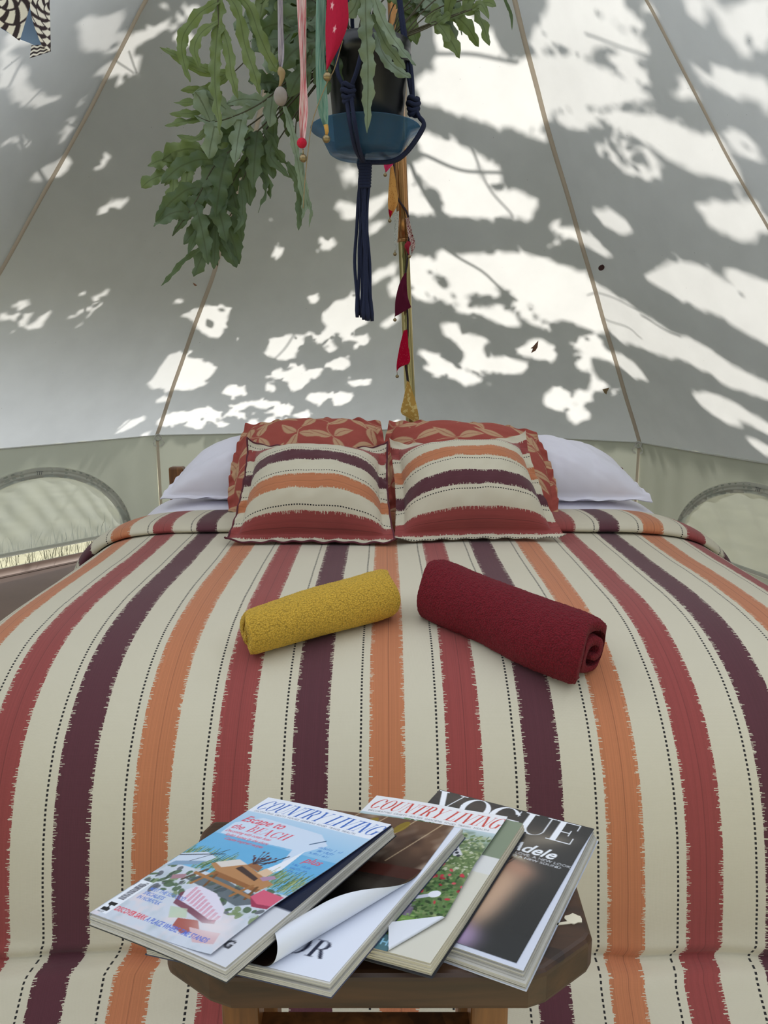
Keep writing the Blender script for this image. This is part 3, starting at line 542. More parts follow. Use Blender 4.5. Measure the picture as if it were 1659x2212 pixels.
# ------------------------------------------------------------------ pillows and cushions
def pillow(name, corners, thick, m, label, cat, flange=.0, uvf=None, ear=.04, n=90, seed=1, wrinkle=.004, col=None, ruffle=0.0, pinch=.045, trim=None, backthick=.6):
    """corners: BL, BR, TR, TL.  a puffed cloth case with flat flange and drawn-out corners"""
    BL, BR, TR, TL = [np.asarray(c, float) for c in corners]
    ax = unit((BR-BL)+(TR-TL)); up = (TL-BL)+(TR-BR); nr = unit(np.cross(ax, up)); 
    if nr[1] > 0: nr = -nr
    a = np.linspace(-1, 1, n); A, B = np.meshgrid(a, a, indexing='ij')
    width = np.linalg.norm(BR-BL); height = np.linalg.norm(TL-BL)
    fl = 1-2*flange/width; fh = 1-2*flange/height
    ia, ib = np.clip(A/fl, -1, 1), np.clip(B/fh, -1, 1)
    prof = ((1-np.abs(ia)**2.6).clip(0)**.62)*((1-np.abs(ib)**2.6).clip(0)**.62)
    # sides draw in between the corners
    As = A*(1-pinch*(1-B**2)); Bs = B*(1-pinch*(1-A**2))
    s, t = (As+1)/2, (Bs+1)/2
    base = (BL*((1-s)*(1-t))[..., None]+BR*(s*(1-t))[..., None]+TR*(s*t)[..., None]+TL*((1-s)*t)[..., None])
    P2 = np.stack([A.ravel()*width/2, B.ravel()*height/2], -1)
    wrk = fbm(P2, 28, seed).reshape(A.shape)*wrinkle*(.4+prof)
    edge = np.maximum(abs(A), abs(B)); fz = np.clip((edge-.86)/.14, 0, 1)
    wav = fz*(ruffle*np.sin((A*np.sign(B)+B)*26+seed)+ruffle*.6*np.sin((A-B)*15))
    front = base+nr*(thick*prof+wrk+wav+.0015)[..., None]; back = base-nr*(thick*backthick*prof-wav*.9+.0015)[..., None]
    if ear: # corners flop forward a little
        cf = (abs(A)*abs(B))**10; front = front+nr*(cf*ear)[..., None]; back = back+nr*(cf*ear)[..., None]
    uvs = uvf(A*width/2, B*height/2) if uvf else (A*width/2, B*height/2)
    UV = np.stack([uvs[0].ravel(), uvs[1].ravel()], -1)
    root = thing(name, label, cat, (BL+BR)/2)
    F = grid_faces(n, n)
    mesh_obj('case_front', front.reshape(-1, 3), F, m, root, UV, col=col)
    mesh_obj('case_back', back.reshape(-1, 3), F[:, ::-1], m, root, UV, col=col)
    if trim:
        loop = np.concatenate([np.stack([np.arange(n), np.zeros(n, int)], -1), np.stack([np.full(n-1, n-1), np.arange(1, n)], -1), np.stack([np.arange(n-2, -1, -1), np.full(n-1, n-1)], -1), np.stack([np.zeros(n-1, int), np.arange(n-2, -1, -1)], -1)])
        P = (front+back)[loop[:, 0], loop[:, 1]]/2; v, f = tube(P, .0032, 6, False); mesh_obj('hem', v, f, trim, root)
    return root
# white pillows leaning on the headboard
pillow('pillow', [(-.83, 2.80, .660), (-.12, 2.80, .655), (-.12, 3.10, .845), (-.70, 3.09, .815)], .125, M_SHEET, 'plump white pillow leaning at the left of the bed head', 'pillow', .018, seed=2, wrinkle=.007, ear=-.01, n=80, pinch=-.03, ruffle=.003)
pillow('pillow', [(.22, 2.80, .655), (.99, 2.78, .655), (.86, 3.08, .80), (.22, 3.10, .85)], .125, M_SHEET, 'plump white pillow leaning at the right of the bed head', 'pillow', .018, seed=5, wrinkle=.007, ear=-.01, n=80, pinch=-.03, ruffle=.003)
# ------------------------------------------------------------------ painter: flat print computed per vertex
class Paint:
    """a print in millimetres, origin bottom left; nx x ny samples, supersampled"""
    def __init__(s, w, h, nx, ny, bgc, ss=2):
        s.w, s.h, s.nx, s.ny, s.ss = w, h, nx, ny, ss
        s.kx, s.ky = (nx*ss)/w, (ny*ss)/h
        x = (np.arange(nx*ss)+.5)/s.kx; y = (np.arange(ny*ss)+.5)/s.ky
        s.X, s.Y = np.meshgrid(x, y, indexing='ij')
        s.a = np.empty((nx*ss, ny*ss, 3)); s.a[:] = bgc
    def blend(s, mask, c, sl=(slice(None), slice(None))):
        mk = np.asarray(mask, float)[..., None]; s.a[sl] = s.a[sl]*(1-mk)+np.asarray(c, float)*mk
    def sub(s, x0, x1, y0, y1):
        i0, i1 = max(int(x0*s.kx)-1, 0), min(int(x1*s.kx)+2, s.a.shape[0]); j0, j1 = max(int(y0*s.ky)-1, 0), min(int(y1*s.ky)+2, s.a.shape[1])
        return (slice(i0, max(i1, i0)), slice(j0, max(j1, j0)))
    def poly(s, pts, c, al=1.0):
        P = np.asarray(pts, float); sl = s.sub(P[:, 0].min(), P[:, 0].max(), P[:, 1].min(), P[:, 1].max()); X, Y = s.X[sl], s.Y[sl]
        if X.size == 0: return
        ins = np.zeros(X.shape, bool)
        for i in range(len(P)):
            (ax, ay), (bx, by) = P[i], P[i-1]; ins ^= ((ay > Y) != (by > Y)) & (X < (bx-ax)*(Y-ay)/(by-ay+1e-12)+ax)
        s.blend(ins*al, c, sl)
    def line(s, pts, wd, c, al=1.0):
        for (ax, ay), (bx, by) in zip(pts[:-1], pts[1:]):
            sl = s.sub(min(ax, bx)-wd, max(ax, bx)+wd, min(ay, by)-wd, max(ay, by)+wd); X, Y = s.X[sl], s.Y[sl]
            dx, dy = bx-ax, by-ay; t = np.clip(((X-ax)*dx+(Y-ay)*dy)/(dx*dx+dy*dy+1e-9), 0, 1)
            s.blend((np.hypot(X-ax-t*dx, Y-ay-t*dy) < wd/2)*al, c, sl)
    def soft(s, cx, cy, rx, ry, c, al=1.0, rot=0, p=2.0):
        ca, sa = math.cos(rot), math.sin(rot); u = ((s.X-cx)*ca+(s.Y-cy)*sa)/rx; v = (-(s.X-cx)*sa+(s.Y-cy)*ca)/ry
        s.blend(np.clip(np.exp(-(np.sqrt(u*u+v*v)**p)), 0, 1)*al, c)
    def ell(s, cx, cy, rx, ry, c, rot=0, al=1.0):
        ca, sa = math.cos(rot), math.sin(rot); R = max(rx, ry); sl = s.sub(cx-R, cx+R, cy-R, cy+R); X, Y = s.X[sl], s.Y[sl]
        u = ((X-cx)*ca+(Y-cy)*sa)/rx; v = (-(X-cx)*sa+(Y-cy)*ca)/ry; s.blend((u*u+v*v < 1)*al, c, sl)
    def leaf(s, x, y, L, wd, rot, c, rib=None):
        t = np.linspace(0, 1, 14); prof = np.sin(math.pi*t**.8)*wd/2
        up = np.c_[t*L, prof+np.sin(t*3)*wd*.18]; dn = np.c_[t*L, -prof+np.sin(t*3)*wd*.18][::-1]; P = np.vstack([up, dn])
        R = np.array([[math.cos(rot), math.sin(rot)], [-math.sin(rot), math.cos(rot)]]); s.poly(P@R+(x, y), c)
        if rib is not None: s.line((np.c_[t, np.sin(t*3)*wd*.18/L]*L)[1:-2]@R+(x, y), 2.2, rib)
    def noise(s, sc, seed, octs=3):
        return fbm(np.stack([s.X.ravel(), s.Y.ravel()], -1), sc, seed, octs).reshape(s.X.shape)
    def speckle(s, region, colors, n, r0, r1, seed):
        rs = random.Random(seed); x0, x1, y0, y1 = region
        for _ in range(n): s.ell(rs.uniform(x0, x1), rs.uniform(y0, y1), rs.uniform(r0, r1), rs.uniform(r0, r1)*.6, rs.choice(colors), rs.uniform(0, 3.1), .85)
    def text(s, str_, x, y, h, c, shear=0.0, ws=1.0, bold=0.0, rot=0.0, sp=1.0, al=1.0):
        T = text_tris(str_, bold, sp); P = T.reshape(-1, 2)*h; P = np.c_[P[:, 0]*ws+shear*P[:, 1], P[:, 1]]
        R = np.array([[math.cos(rot), math.sin(rot)], [-math.sin(rot), math.cos(rot)]]); P = (P@R+(x, y)).reshape(-1, 3, 2)
        for t in P:
            sl = s.sub(t[:, 0].min(), t[:, 0].max(), t[:, 1].min(), t[:, 1].max()); X, Y = s.X[sl], s.Y[sl]
            if X.size == 0: continue
            e = []
            for k in range(3):
                (ax, ay), (bx, by) = t[k], t[(k+1) % 3]; e.append((bx-ax)*(Y-ay)-(by-ay)*(X-ax))
            ins = ((e[0] >= 0) & (e[1] >= 0) & (e[2] >= 0)) | ((e[0] <= 0) & (e[1] <= 0) & (e[2] <= 0)); s.blend(ins*al, c, sl)
    def squig(s, x, y, w, h, c, seed=0):
        # print too small to read: a row of letter-like strokes
        rs = random.Random(seed); x1 = x+w
        while x < x1:
            a = rs.uniform(.5, 1.0)*h; s.line([(x, y), (x+rs.uniform(-.2, .4)*h, y+a)], h*.2, c, .85)
            if rs.random() < .5: s.line([(x, y+a*rs.choice((0, .5, 1))), (x+.5*h, y+a*rs.choice((0, .5, 1)))], h*.17, c, .8)
            x += h*(.62 if rs.random() < .85 else 1.3)
    def title(s, str_, x, y, h, c, shear=0.0, ws=1.0, gap=.10, al=1.0):
        for ch in str_:
            if ch == ' ': x += .34*h*ws; continue
            wd = GLYPH_W[ch]; sl = s.sub(x-.1*h, x+wd*h*ws+shear*h+.1*h, y-.1*h, y+h*1.1)
            Yl = (s.Y[sl]-y)/h; Xl = ((s.X[sl]-x)-shear*(s.Y[sl]-y))/(h*ws)
            s.blend(glyph(ch, Xl, Yl)*al, c, sl); x += (wd+gap)*h*ws
        return x
    def result(s):
        r = s.a.reshape(s.nx, s.ss, s.ny, s.ss, 3).mean((1, 3)); return lin(np.clip(r, 0, 255)).reshape(-1, 3)
_TT = {}
def text_tris(st, bold, sp):
    k = (st, bold, sp)
    if k not in _TT:
        cu = bpy.data.curves.new('t', 'FONT'); cu.body = st; cu.size = 1.0; cu.offset = bold; cu.space_character = sp; cu.resolution_u = 3
        o = bpy.data.objects.new('t', cu); COL.objects.link(o); bpy.context.view_layer.update()
        me = bpy.data.meshes.new_from_object(o.evaluated_get(bpy.context.evaluated_depsgraph_get())); me.calc_loop_triangles()
        co = np.array([v.co[:2] for v in me.vertices]); tr = np.array([t.vertices[:] for t in me.loop_triangles])
        _TT[k] = co[tr]/.73 if len(tr) else np.zeros((0, 3, 2))
        bpy.data.objects.remove(o); bpy.data.meshes.remove(me); bpy.data.curves.remove(cu)
    return _TT[k]
GLYPH_W = dict(C=.80, O=.86, U=.86, N=.88, T=.77, R=.80, Y=.90, L=.64, I=.37, V=.86, G=.88, E=.70, D=.80, B=.74, A=.90, H=.90)
def glyph(ch, X, Y):
    S, t = .17, .035
    def b(x0, x1, y0=0., y1=1.): return (X >= x0) & (X <= x1) & (Y >= y0) & (Y <= y1)
    def ring(cx, cy, rx, ry, sx=.16, ty=.03): return (((X-cx)/rx)**2+((Y-cy)/ry)**2 <= 1) & (((X-cx)/(rx-sx))**2+((Y-cy)/(ry-ty))**2 > 1)
    def serif(x0, x1, top): return b(x0, x1, 1-t, 1) if top else b(x0, x1, 0, t)
    yy = (Y >= 0) & (Y <= 1)
    if ch == 'O': return ring(.43, .5, .43, .52)
    if ch == 'C': return (ring(.43, .5, .43, .52) & ~((X > .6) & (abs(Y-.5) < .24))) & (X < .80) | b(.745, .775, .68, .97)
    if ch == 'G': return (ring(.43, .5, .43, .52) & ~((X > .6) & (Y < .74) & (Y > .1))) & (X < .80) | b(.745, .775, .68, .97) | b(.60, .77, .04, .42) | b(.50, .88, .40, .435)
    if ch == 'U': return b(.1, .1+S, .3) | b(.72, .755, .3) | ((((X-.427)/.328)**2+((Y-.3)/.32)**2 <= 1) & (((X-.495)/.226)**2+((Y-.3)/.285)**2 > 1) & (Y <= .3)) | serif(0, .37, 1) | serif(.62, .86, 1)
    if ch == 'N': return b(.12, .155) | b(.755, .79) | (yy & (X-(.10+.52*(1-Y)) >= 0) & (X-(.10+.52*(1-Y)) <= S)) | serif(0, .26, 1) | serif(.65, .88, 1) | serif(.02, .26, 0)
    if ch == 'T': return b(.30, .30+S) | serif(.02, .75, 1) | b(.02, .05, .7) | b(.72, .75, .7) | serif(.2, .57, 0)
    if ch == 'R': return b(.1, .1+S) | (ring(.36, .735, .34, .265, .16, .03) & (X > .26)) | serif(0, .38, 1) | b(.26, .40, .472, .503) | (yy & (Y < .49) & (X-(.36+(.49-Y)*.55) >= 0) & (X-(.36+(.49-Y)*.55) <= S)) | serif(0, .37, 0)
    if ch == 'Y': return (yy & (Y > .42) & (X-(.06+(1-Y)*.58) >= 0) & (X-(.06+(1-Y)*.58) <= S)) | (yy & (Y > .42) & (X-(.84-(1-Y)*.58) <= 0) & (X-(.84-(1-Y)*.58) >= -t)) | b(.38, .38+S, 0, .45) | serif(0, .3, 1) | serif(.68, .92, 1) | serif(.28, .65, 0)
    if ch == 'L': return b(.1, .1+S) | serif(0, .62, 0) | b(.59, .62, 0, .3) | serif(0, .37, 1)
    if ch == 'I': return b(.1, .1+S) | serif(0, .37, 1) | serif(0, .37, 0)
    if ch == 'V': return (yy & (X-(.06+(1-Y)*.33) >= 0) & (X-(.06+(1-Y)*.33) <= S)) | (yy & (X-(.80-(1-Y)*.34) <= 0) & (X-(.80-(1-Y)*.34) >= -t)) | serif(0, .3, 1) | serif(.66, .9, 1)
    if ch == 'E': return b(.1, .1+S) | serif(0, .66, 1) | serif(0, .68, 0) | b(.27, .52, .48, .515) | b(.63, .66, .7) | b(.65, .68, 0, .3) | b(.49, .52, .36, .64)
    if ch == 'D': return b(.1, .1+S) | (ring(.28, .5, .5, .5, .17, .035) & (X > .2)) | serif(0, .3, 1) | serif(0, .3, 0)
    if ch == 'B': return b(.1, .1+S) | (ring(.34, .745, .32, .255, .15, .03) & (X > .2)) | (ring(.34, .26, .38, .26, .16, .03) & (X > .2)) | serif(0, .36, 1) | serif(0, .36, 0)
    if ch == 'A': return (yy & (X-(.10+Y*.33) >= 0) & (X-(.10+Y*.33) <= t)) | (yy & (X-(.80-Y*.36) <= 0) & (X-(.80-Y*.36) >= -S)) | b(.2, .66, .30, .33) | serif(0, .24, 0) | serif(.55, .92, 0)
    if ch == 'H': return b(.1, .1+S) | b(.63, .63+S) | b(.2, .7, .48, .515) | serif(0, .37, 1) | serif(.53, .9, 1) | serif(0, .37, 0) | serif(.53, .9, 0)
    return np.zeros(X.shape, bool)

# ------------------------------------------------------------------ cushions
NC = 190
def brocade(seed):
    p = Paint(580, 460, NC, NC, (168, 84, 74), 2); rs = random.Random(seed); tan, rib = (196, 158, 124), (158, 84, 72)
    p.blend(np.clip(p.noise(.9, seed, 2)*.08+.04, 0, 1), (120, 50, 46))
    for gx in range(5):
        for gy in range(4):
            x, y = gx*140+rs.uniform(-14, 14)+(gy % 2)*50-20, gy*138+rs.uniform(-14, 14); a0 = rs.uniform(0, 6.28)
            st = [(x+math.cos(a0)*t*80+math.sin(t*4)*10, y+math.sin(a0)*t*80) for t in np.linspace(-1, 1, 9)]; p.line(st, 3.0, tan)
            for k in range(3):
                a = a0+k*2.09+rs.uniform(-.25, .25); p.leaf(x+math.cos(a)*6, y+math.sin(a)*6, rs.uniform(80, 112), rs.uniform(30, 40), a, tan, rib)
    return p.result()
M_BROCADE = vcol('brocade', .85, .2, .3); M_PLUM = plain('plum_edging', (96, 44, 54), .9)
pillow('cushion', [(-.54, 2.62, .640), (-.02, 2.60, .640), (-.015, 2.91, .935), (-.525, 2.93, .918)], .12, M_BROCADE, 'red brocade cushion with tan leaves behind the left striped cushion', 'cushion', .022, col=brocade(3), n=NC, seed=8, ruffle=.006, wrinkle=.006, ear=.0, pinch=-.09)
pillow('cushion', [(.02, 2.62, .640), (.60, 2.60, .640), (.565, 2.90, .900), (.02, 2.92, .930)], .12, M_BROCADE, 'red brocade cushion with tan leaves behind the right striped cushion', 'cushion', .022, col=brocade(4), n=NC, seed=9, ruffle=.006, wrinkle=.006, ear=.0, pinch=-.09)
pillow('cushion', [(-.475, 2.26, .612), (.035, 2.25, .610), (.012, 2.56, .872), (-.455, 2.575, .88)], .135, M_STRIPE, 'striped cushion on the left with plum band above orange', 'cushion', .03,
       uvf=lambda a, b: (.432-b*1.34-.085, a), n=150, seed=3, ruffle=.004, ear=.03, wrinkle=.0035, trim=M_PLUM, pinch=.05)
pillow('cushion', [(.030, 2.27, .612), (.555, 2.30, .615), (.475, 2.60, .905), (.018, 2.585, .88)], .135, M_STRIPE, 'striped cushion on the right with orange band above plum', 'cushion', .03,
       uvf=lambda a, b: (.288+b*1.34+.080, a), n=150, seed=4, ruffle=.003, ear=.03, wrinkle=.0035, pinch=.05)

# ------------------------------------------------------------------ rolled towels
def towel_mat(name, rgb):
    g = G(name); c = lin(rgb); tc = g.n('TexCoord').outputs['Object']
    v = g.n('TexVoronoi', {'Vector': g.n('Mapping', {'Vector': tc, 'Scale': (1, 1.5, 1)}), 'Scale': 260.0}); n = g.n('TexNoise', {'Vector': tc, 'Scale': 40.0}).outputs[0]
    col = g.mix(g.math('MULTIPLY', v.outputs['Distance'], 1.0), tuple(np.minimum(c*1.15, 1)), tuple(c*.42)); col = g.mix(g.math('MULTIPLY', n, .3), col, tuple(c*.75))
    return g.done(g.bsdf(col, .95, g.bump(v.outputs['Distance'], .9, -.004), **{'Sheen Weight': .15, 'Sheen Tint': (*np.minimum(c*2+.1, 1), 1)}))
def rolled_towel(label, P0, P1, R, rgb, turns, seed, tap=(1.0, 1.0), flip=1, th=.011):
    P0, P1 = np.asarray(P0, float), np.asarray(P1, float); ax = unit(P1-P0); L = np.linalg.norm(P1-P0)
    up = unit(np.array([0, 0, 1.0])-ax*ax[2]); sd = np.cross(ax, up)*flip
    na, nl = 240, 270
    tot = turns*2*math.pi; phi = np.linspace(0, tot, na); rr = .012+(R-.012)*(phi/tot)**.9
    phi0 = phi-tot-1.9
    outer = np.c_[rr*np.cos(phi0), rr*np.sin(phi0)]
    pit = (R-.012)/turns; inr = np.maximum(rr-min(th, pit*.86), .002); inner = np.c_[inr*np.cos(phi0), inr*np.sin(phi0)][::-1]
    loop = np.vstack([outer, inner]); nlp = len(loop)
    s = np.linspace(0, 1, nl); s = .5-.5*np.cos(s*math.pi)*(1-.0)  # denser at both ends
    rs = np.random.default_rng(seed)
    scl = np.interp(s, [0, .03, .12, .5, .88, .97, 1], [tap[0]*.93, tap[0]*1.0, tap[0]*1.02, (tap[0]+tap[1])/2*1.03, tap[1]*1.03, tap[1]*1.0, tap[1]*.92])
    A2 = loop[:, None, :]*scl[None, :, None]
    # telescoping of the inner turns at the ends
    rad = np.hypot(loop[:, 0], loop[:, 1])/R
    along = s[None]*L+(1-rad)[:, None]*(np.interp(s, [0, .12, .88, 1], [-.013, 0, 0, .013]))[None]+.006*np.sin(loop[:, 0]*60+seed)[:, None]*np.interp(s, [0, .1, .9, 1], [1, 0, 0, 1])[None]
    y2 = A2[..., 1]; y2 = np.where(y2 < -R*.72, -R*.72+(y2+R*.72)*.25, y2)
    V = P0+ax*along[..., None]+sd*A2[..., 0][..., None]+up*(y2+R*.79)[..., None]
    lump = fbm(V.reshape(-1, 3), 16, seed, 2).reshape(V.shape[:2])*.008+fbm(V.reshape(-1, 3), 900, seed+1, 2).reshape(V.shape[:2])*.0013
    rv = sd*loop[:, 0][:, None, None]+up*loop[:, 1][:, None, None]; rv = rv/(np.linalg.norm(rv, axis=-1, keepdims=True)+1e-9)
    V = V+rv*(lump*rad[:, None]**2)[..., None]
    F = [tuple(q) for q in grid_faces(nlp, nl, True)]
    # close the two ends between outer and inner faces
    for j, rev in ((0, False), (nl-1, True)):
        for i in range(na-1):
            q = (i*nl+j, (i+1)*nl+j, (nlp-2-i)*nl+j, (nlp-1-i)*nl+j); F.append(q[::-1] if not rev else q)
    o = mesh_obj('towel', V.reshape(-1, 3), F, towel_mat('terry_'+label.split()[1], rgb)); o.name = 'rolled_towel'
    return tag(o, label, 'towel')
def zbed(x, y): return float(ZTOP(x, y))
pa, pb = (-.270, 1.505), (.018, 1.66)
rolled_towel('rolled mustard yellow towel lying on the bedspread', (pa[0], pa[1], zbed(*pa)-.008), (pb[0], pb[1], zbed(*pb)-.004), .066, (236, 188, 68), 1.9, 3, (.92, 1.10), th=.018)
pa, pb = (.105, 1.685), (.402, 1.45)
rolled_towel('rolled dark crimson towel lying on the bedspread', (pa[0], pa[1], zbed(*pa)-.008), (pb[0], pb[1], zbed(*pb)-.004), .078, (126, 4, 28), 2.1, 6, (1.04, 1.04), flip=-1, th=.018)
# ------------------------------------------------------------------ stool
ST = .50
stool = thing('stool', 'dark stained wooden stool with a thick clipped-corner seat holding magazines', 'stool', (0, .86, 0))
top_poly = [(-.246, 1.0), (.226, 1.0), (.238, .975), (.243, .86), (.239, .775), (.232, .765), (.176, .722), (.155, .714), (-.165, .714), (-.190, .724), (-.247, .765), (-.255, .79), (-.256, .975)]
v, f = prism(top_poly, ST-.046, ST); bevel(mesh_obj('seat', v, f, M_WOODD, stool, smooth=False), .008, 3)
for x, y in ((-.17, .80), (.125, .80), (-.17, .94), (.125, .94)):
    v, f = box(x-.022, x+.022, y-.02, y+.02, 0, ST-.045); bevel(mesh_obj('leg', v, f, M_LEG, stool, smooth=False), .004)
for y in (.80, .94):
    v, f = box(-.148, .103, y-.012, y+.012, .30, .36); mesh_obj('stretcher', v, f, M_LEG, stool, smooth=False)
c0 = at_z(1240, 1985, ST+.0006); rs = random.Random(3)
pp = [(c0[0]+math.cos(a)*rs.uniform(.008, .012), c0[1]+math.sin(a)*rs.uniform(.006, .010)) for a in np.linspace(0, 6.0, 13)]
v, f = prism(pp, ST+.0001, ST+.0012); mesh_obj('paint_chip', v, f, plain('white_paint', (225, 215, 190), .5), stool, smooth=False)['label'] = 'small white paint chip'
v, f = prism([(c0[0]-.034, c0[1]-.012), (c0[0]-.006, c0[1]-.008), (c0[0]-.004, c0[1]-.003), (c0[0]-.03, c0[1]-.009)], ST+.0001, ST+.001); mesh_obj('paint_chip', v, f, bpy.data.materials['white_paint'], stool, smooth=False)

# ------------------------------------------------------------------ magazines
PW, PH = 216.0, 288.0
M_PRINT = vcol('gloss_print', .22, .5)
def edge_mat(name, rgb):
    g = G(name); u, v = g.uv(); c = lin(rgb)
    w = g.n('TexWhiteNoise', {'W': g.math('FLOOR', g.math('MULTIPLY', v, 26.0))}, noise_dimensions='1D').outputs['Value']
    n = g.n('TexNoise', {'Vector': g.n('TexCoord').outputs['Object'], 'Scale': 60.0}).outputs[0]
    return g.done(g.bsdf(g.mix(g.math('MULTIPLY_ADD', w, .6, g.math('MULTIPLY', n, .3)), tuple(c*.62), tuple(np.minimum(c*1.15, 1))), .75))
M_PAGES = edge_mat('page_edges', (205, 201, 192)); M_CREAM = edge_mat('cream_page_edges', (212, 204, 182))
FOLDED = []
class Mag:
    def __init__(s, TL, TR, BR, bow=.0, droop=0.0, twist=0.0):
        s.TL, s.TR, s.BR = [np.asarray(q, float) for q in (TL, TR, BR)]; s.BL = s.TL+s.BR-s.TR
        s.ex = s.TR-s.TL; s.ey = s.TL-s.BL; s.n = unit(np.cross(s.ex, s.ey)); s.bow, s.droop, s.twist = bow, droop, twist
    def S(s, u, v, h=0.0):
        u, v = np.asarray(u, float), np.asarray(v, float)
        b = s.BL+u[..., None]*s.ex+v[..., None]*s.ey
        hh = np.asarray(h)+s.bow*np.sin(np.clip(u, 0, 1)*math.pi)-s.droop*np.clip(.35-v, 0, 1)**2*6+s.twist*np.clip(u-.7, 0, 1)*np.clip(.3-v, 0, 1)*8
        return b+s.n*(np.broadcast_to(hh, u.shape))[..., None]
def slab(mg, u0, u1, v0, v1, h0, h1, nu=14, nv=18):
    U, V = np.meshgrid(np.linspace(u0, u1, nu), np.linspace(v0, v1, nv), indexing='ij')
    T, B = mg.S(U, V, h1).reshape(-1, 3), mg.S(U, V, h0).reshape(-1, 3); n = nu*nv
    F = [tuple(q) for q in grid_faces(nu, nv)]+[tuple(n+i for i in q[::-1]) for q in grid_faces(nu, nv)]
    ring = [i*nv for i in range(nu)]+[(nu-1)*nv+j for j in range(1, nv)]+[i*nv+nv-1 for i in range(nu-2, -1, -1)]+[j for j in range(nv-2, 0, -1)]
    F += [(ring[i-1], n+ring[i-1], n+ring[i], ring[i]) for i in range(len(ring))]
    uv = np.r_[np.c_[U.ravel(), np.full(n, h1*1000)], np.c_[U.ravel(), np.full(n, h0*1000)]]
    return np.r_[T, B], F, uv
def magazine(label, mg, thick, cover, edge=M_PAGES, shape=None, page=None, seed=0, fan=.004, nb=7, back=(40, 42, 52), h_cov=None):
    """cover: Paint of PWxPH; shape(x_mm, y_mm) -> (x_mm, y_mm, height_mm) lets the cover curl; page: Paint of the page below"""
    root = thing('magazine', label, 'magazine', (mg.BL+mg.TR)/2); rs = random.Random(seed)
    parts = []
    for k in range(nb):
        h0, h1 = -thick*(k+1)/nb, -thick*k/nb; j = rs.uniform(-fan, fan)+fan*(k/nb)*2.0
        parts.append(slab(mg, .006+j*.3, 1.0+j*.9, -j*.9, .995-j*.4, h0+.0002, h1))
    v, f, uv = join(parts); mesh_obj('page_block', v, f, edge, root, uv, smooth=False)
    v, f, uv = slab(mg, 0, 1.0+fan*2.2, -fan*2, 1.0, -thick-.0010, -thick); mesh_obj('back_cover', v, f, plain('back_print', back, .3), root, smooth=False)
    if page is not None:
        nx, ny = page.nx, page.ny; U, V = np.meshgrid(np.linspace(0.004, .998, nx), np.linspace(.002, .995, ny), indexing='ij')
        mesh_obj('first_page', mg.S(U, V, .0004).reshape(-1, 3), grid_faces(nx, ny), M_PRINT, root, col=page.result())
    nx, ny = cover.nx, cover.ny
    Xm, Ym = np.meshgrid(np.linspace(0, PW, nx), np.linspace(0, PH, ny), indexing='ij'); Hm = np.zeros_like(Xm)
    if shape: x2, y2, Hm = shape(Xm, Ym)
    else: x2, y2 = Xm, Ym
    V = mg.S(x2/PW, y2/PH, .0010+Hm/1000).reshape(-1, 3)
    mesh_obj('front_cover', V, grid_faces(nx, ny), M_PRINT, root, col=cover.result())
    # plain white inside of the cover, just beneath the print
    st = 1 if shape in FOLDED else 3; sx, sy = np.arange(0, nx, st), np.arange(0, ny, st); sx[-1], sy[-1] = nx-1, ny-1
    Vg = V.reshape(nx, ny, 3); e1 = np.gradient(Vg, axis=0); e2 = np.gradient(Vg, axis=1); N = np.cross(e1, e2); N /= np.linalg.norm(N, axis=-1, keepdims=True)+1e-12
    Vi = (Vg-N*.0005)[np.ix_(sx, sy)]
    mesh_obj('cover_inside', Vi.reshape(-1, 3), grid_faces(len(sx), len(sy))[:, ::-1], M_PAPER, root)
    P = mg.S(np.full(20, -.002), np.linspace(0, 1, 20), -thick/2); v = np.stack([P+mg.n*(thick/2+.001), P-unit(mg.ex)*.002, P-mg.n*(thick/2+.001)], 0)
    mesh_obj('spine', v.reshape(-1, 3), grid_faces(3, 20), plain('spine_print', (215, 218, 225), .35), root)
    return root
M_PAPER = plain('white_paper', (226, 229, 238), .4, .02)
def roll(Xm, Ym, p1, p2, R, flat=False):
    """curl everything beyond the line p1-p2 (towards the lower right corner) round a cylinder of radius R mm"""
    d = unit(np.subtract(p1, p2)); n = np.array([d[1], -d[0]])
    s = (Xm-p2[0])*n[0]+(Ym-p2[1])*n[1]; q = np.clip(s, 0, None)
    Rv = R*(1-.055*np.clip(q/R-2.2, 0, 4)); a = q/R
    nx = np.where(s > 0, Rv*np.sin(a), s); h = np.where(s > 0, R-Rv*np.cos(a), 0)
    if flat:
        over = s > math.pi*R; nx = np.where(over, -(s-math.pi*R), nx); h = np.where(over, 2*R+.02*(s-math.pi*R), h)
    return Xm+(nx-s)*n[0], Ym+(nx-s)*n[1], h

# --- cover 1: seaside picnic
NX, NY = 250, 333
c = Paint(PW, PH, NX, NY, (236, 240, 250))
sk = np.clip((c.Y-150)/110, 0, 1)[..., None]
c.a = np.where((c.Y < 247)[..., None], np.array((120, 184, 226))*(1-sk)+np.array((196, 218, 240))*sk, c.a)
c.blend(((c.Y < 186) & (c.Y > 120))*np.clip(.55+.15*c.noise(.12, 2), 0, 1), (86, 166, 216))
c.poly([(0, 188), (70, 178), (120, 192), (216, 150), (216, 128), (0, 120)], (112, 180, 222), .5)
c.poly([(8, 215), (40, 238), (150, 232), (176, 214), (158, 190), (162, 150), (150, 128), (140, 140), (150, 160), (140, 190), (60, 186), (10, 188)], (214, 226, 244), .92)
c.poly([(158, 195), (162, 150), (146, 128), (140, 138), (148, 158)], (238, 240, 248)); c.line([(130, 148), (148, 176)], 2.2, (50, 52, 66)); c.line([(152, 208), (166, 222)], 2.0, (70, 96, 130))
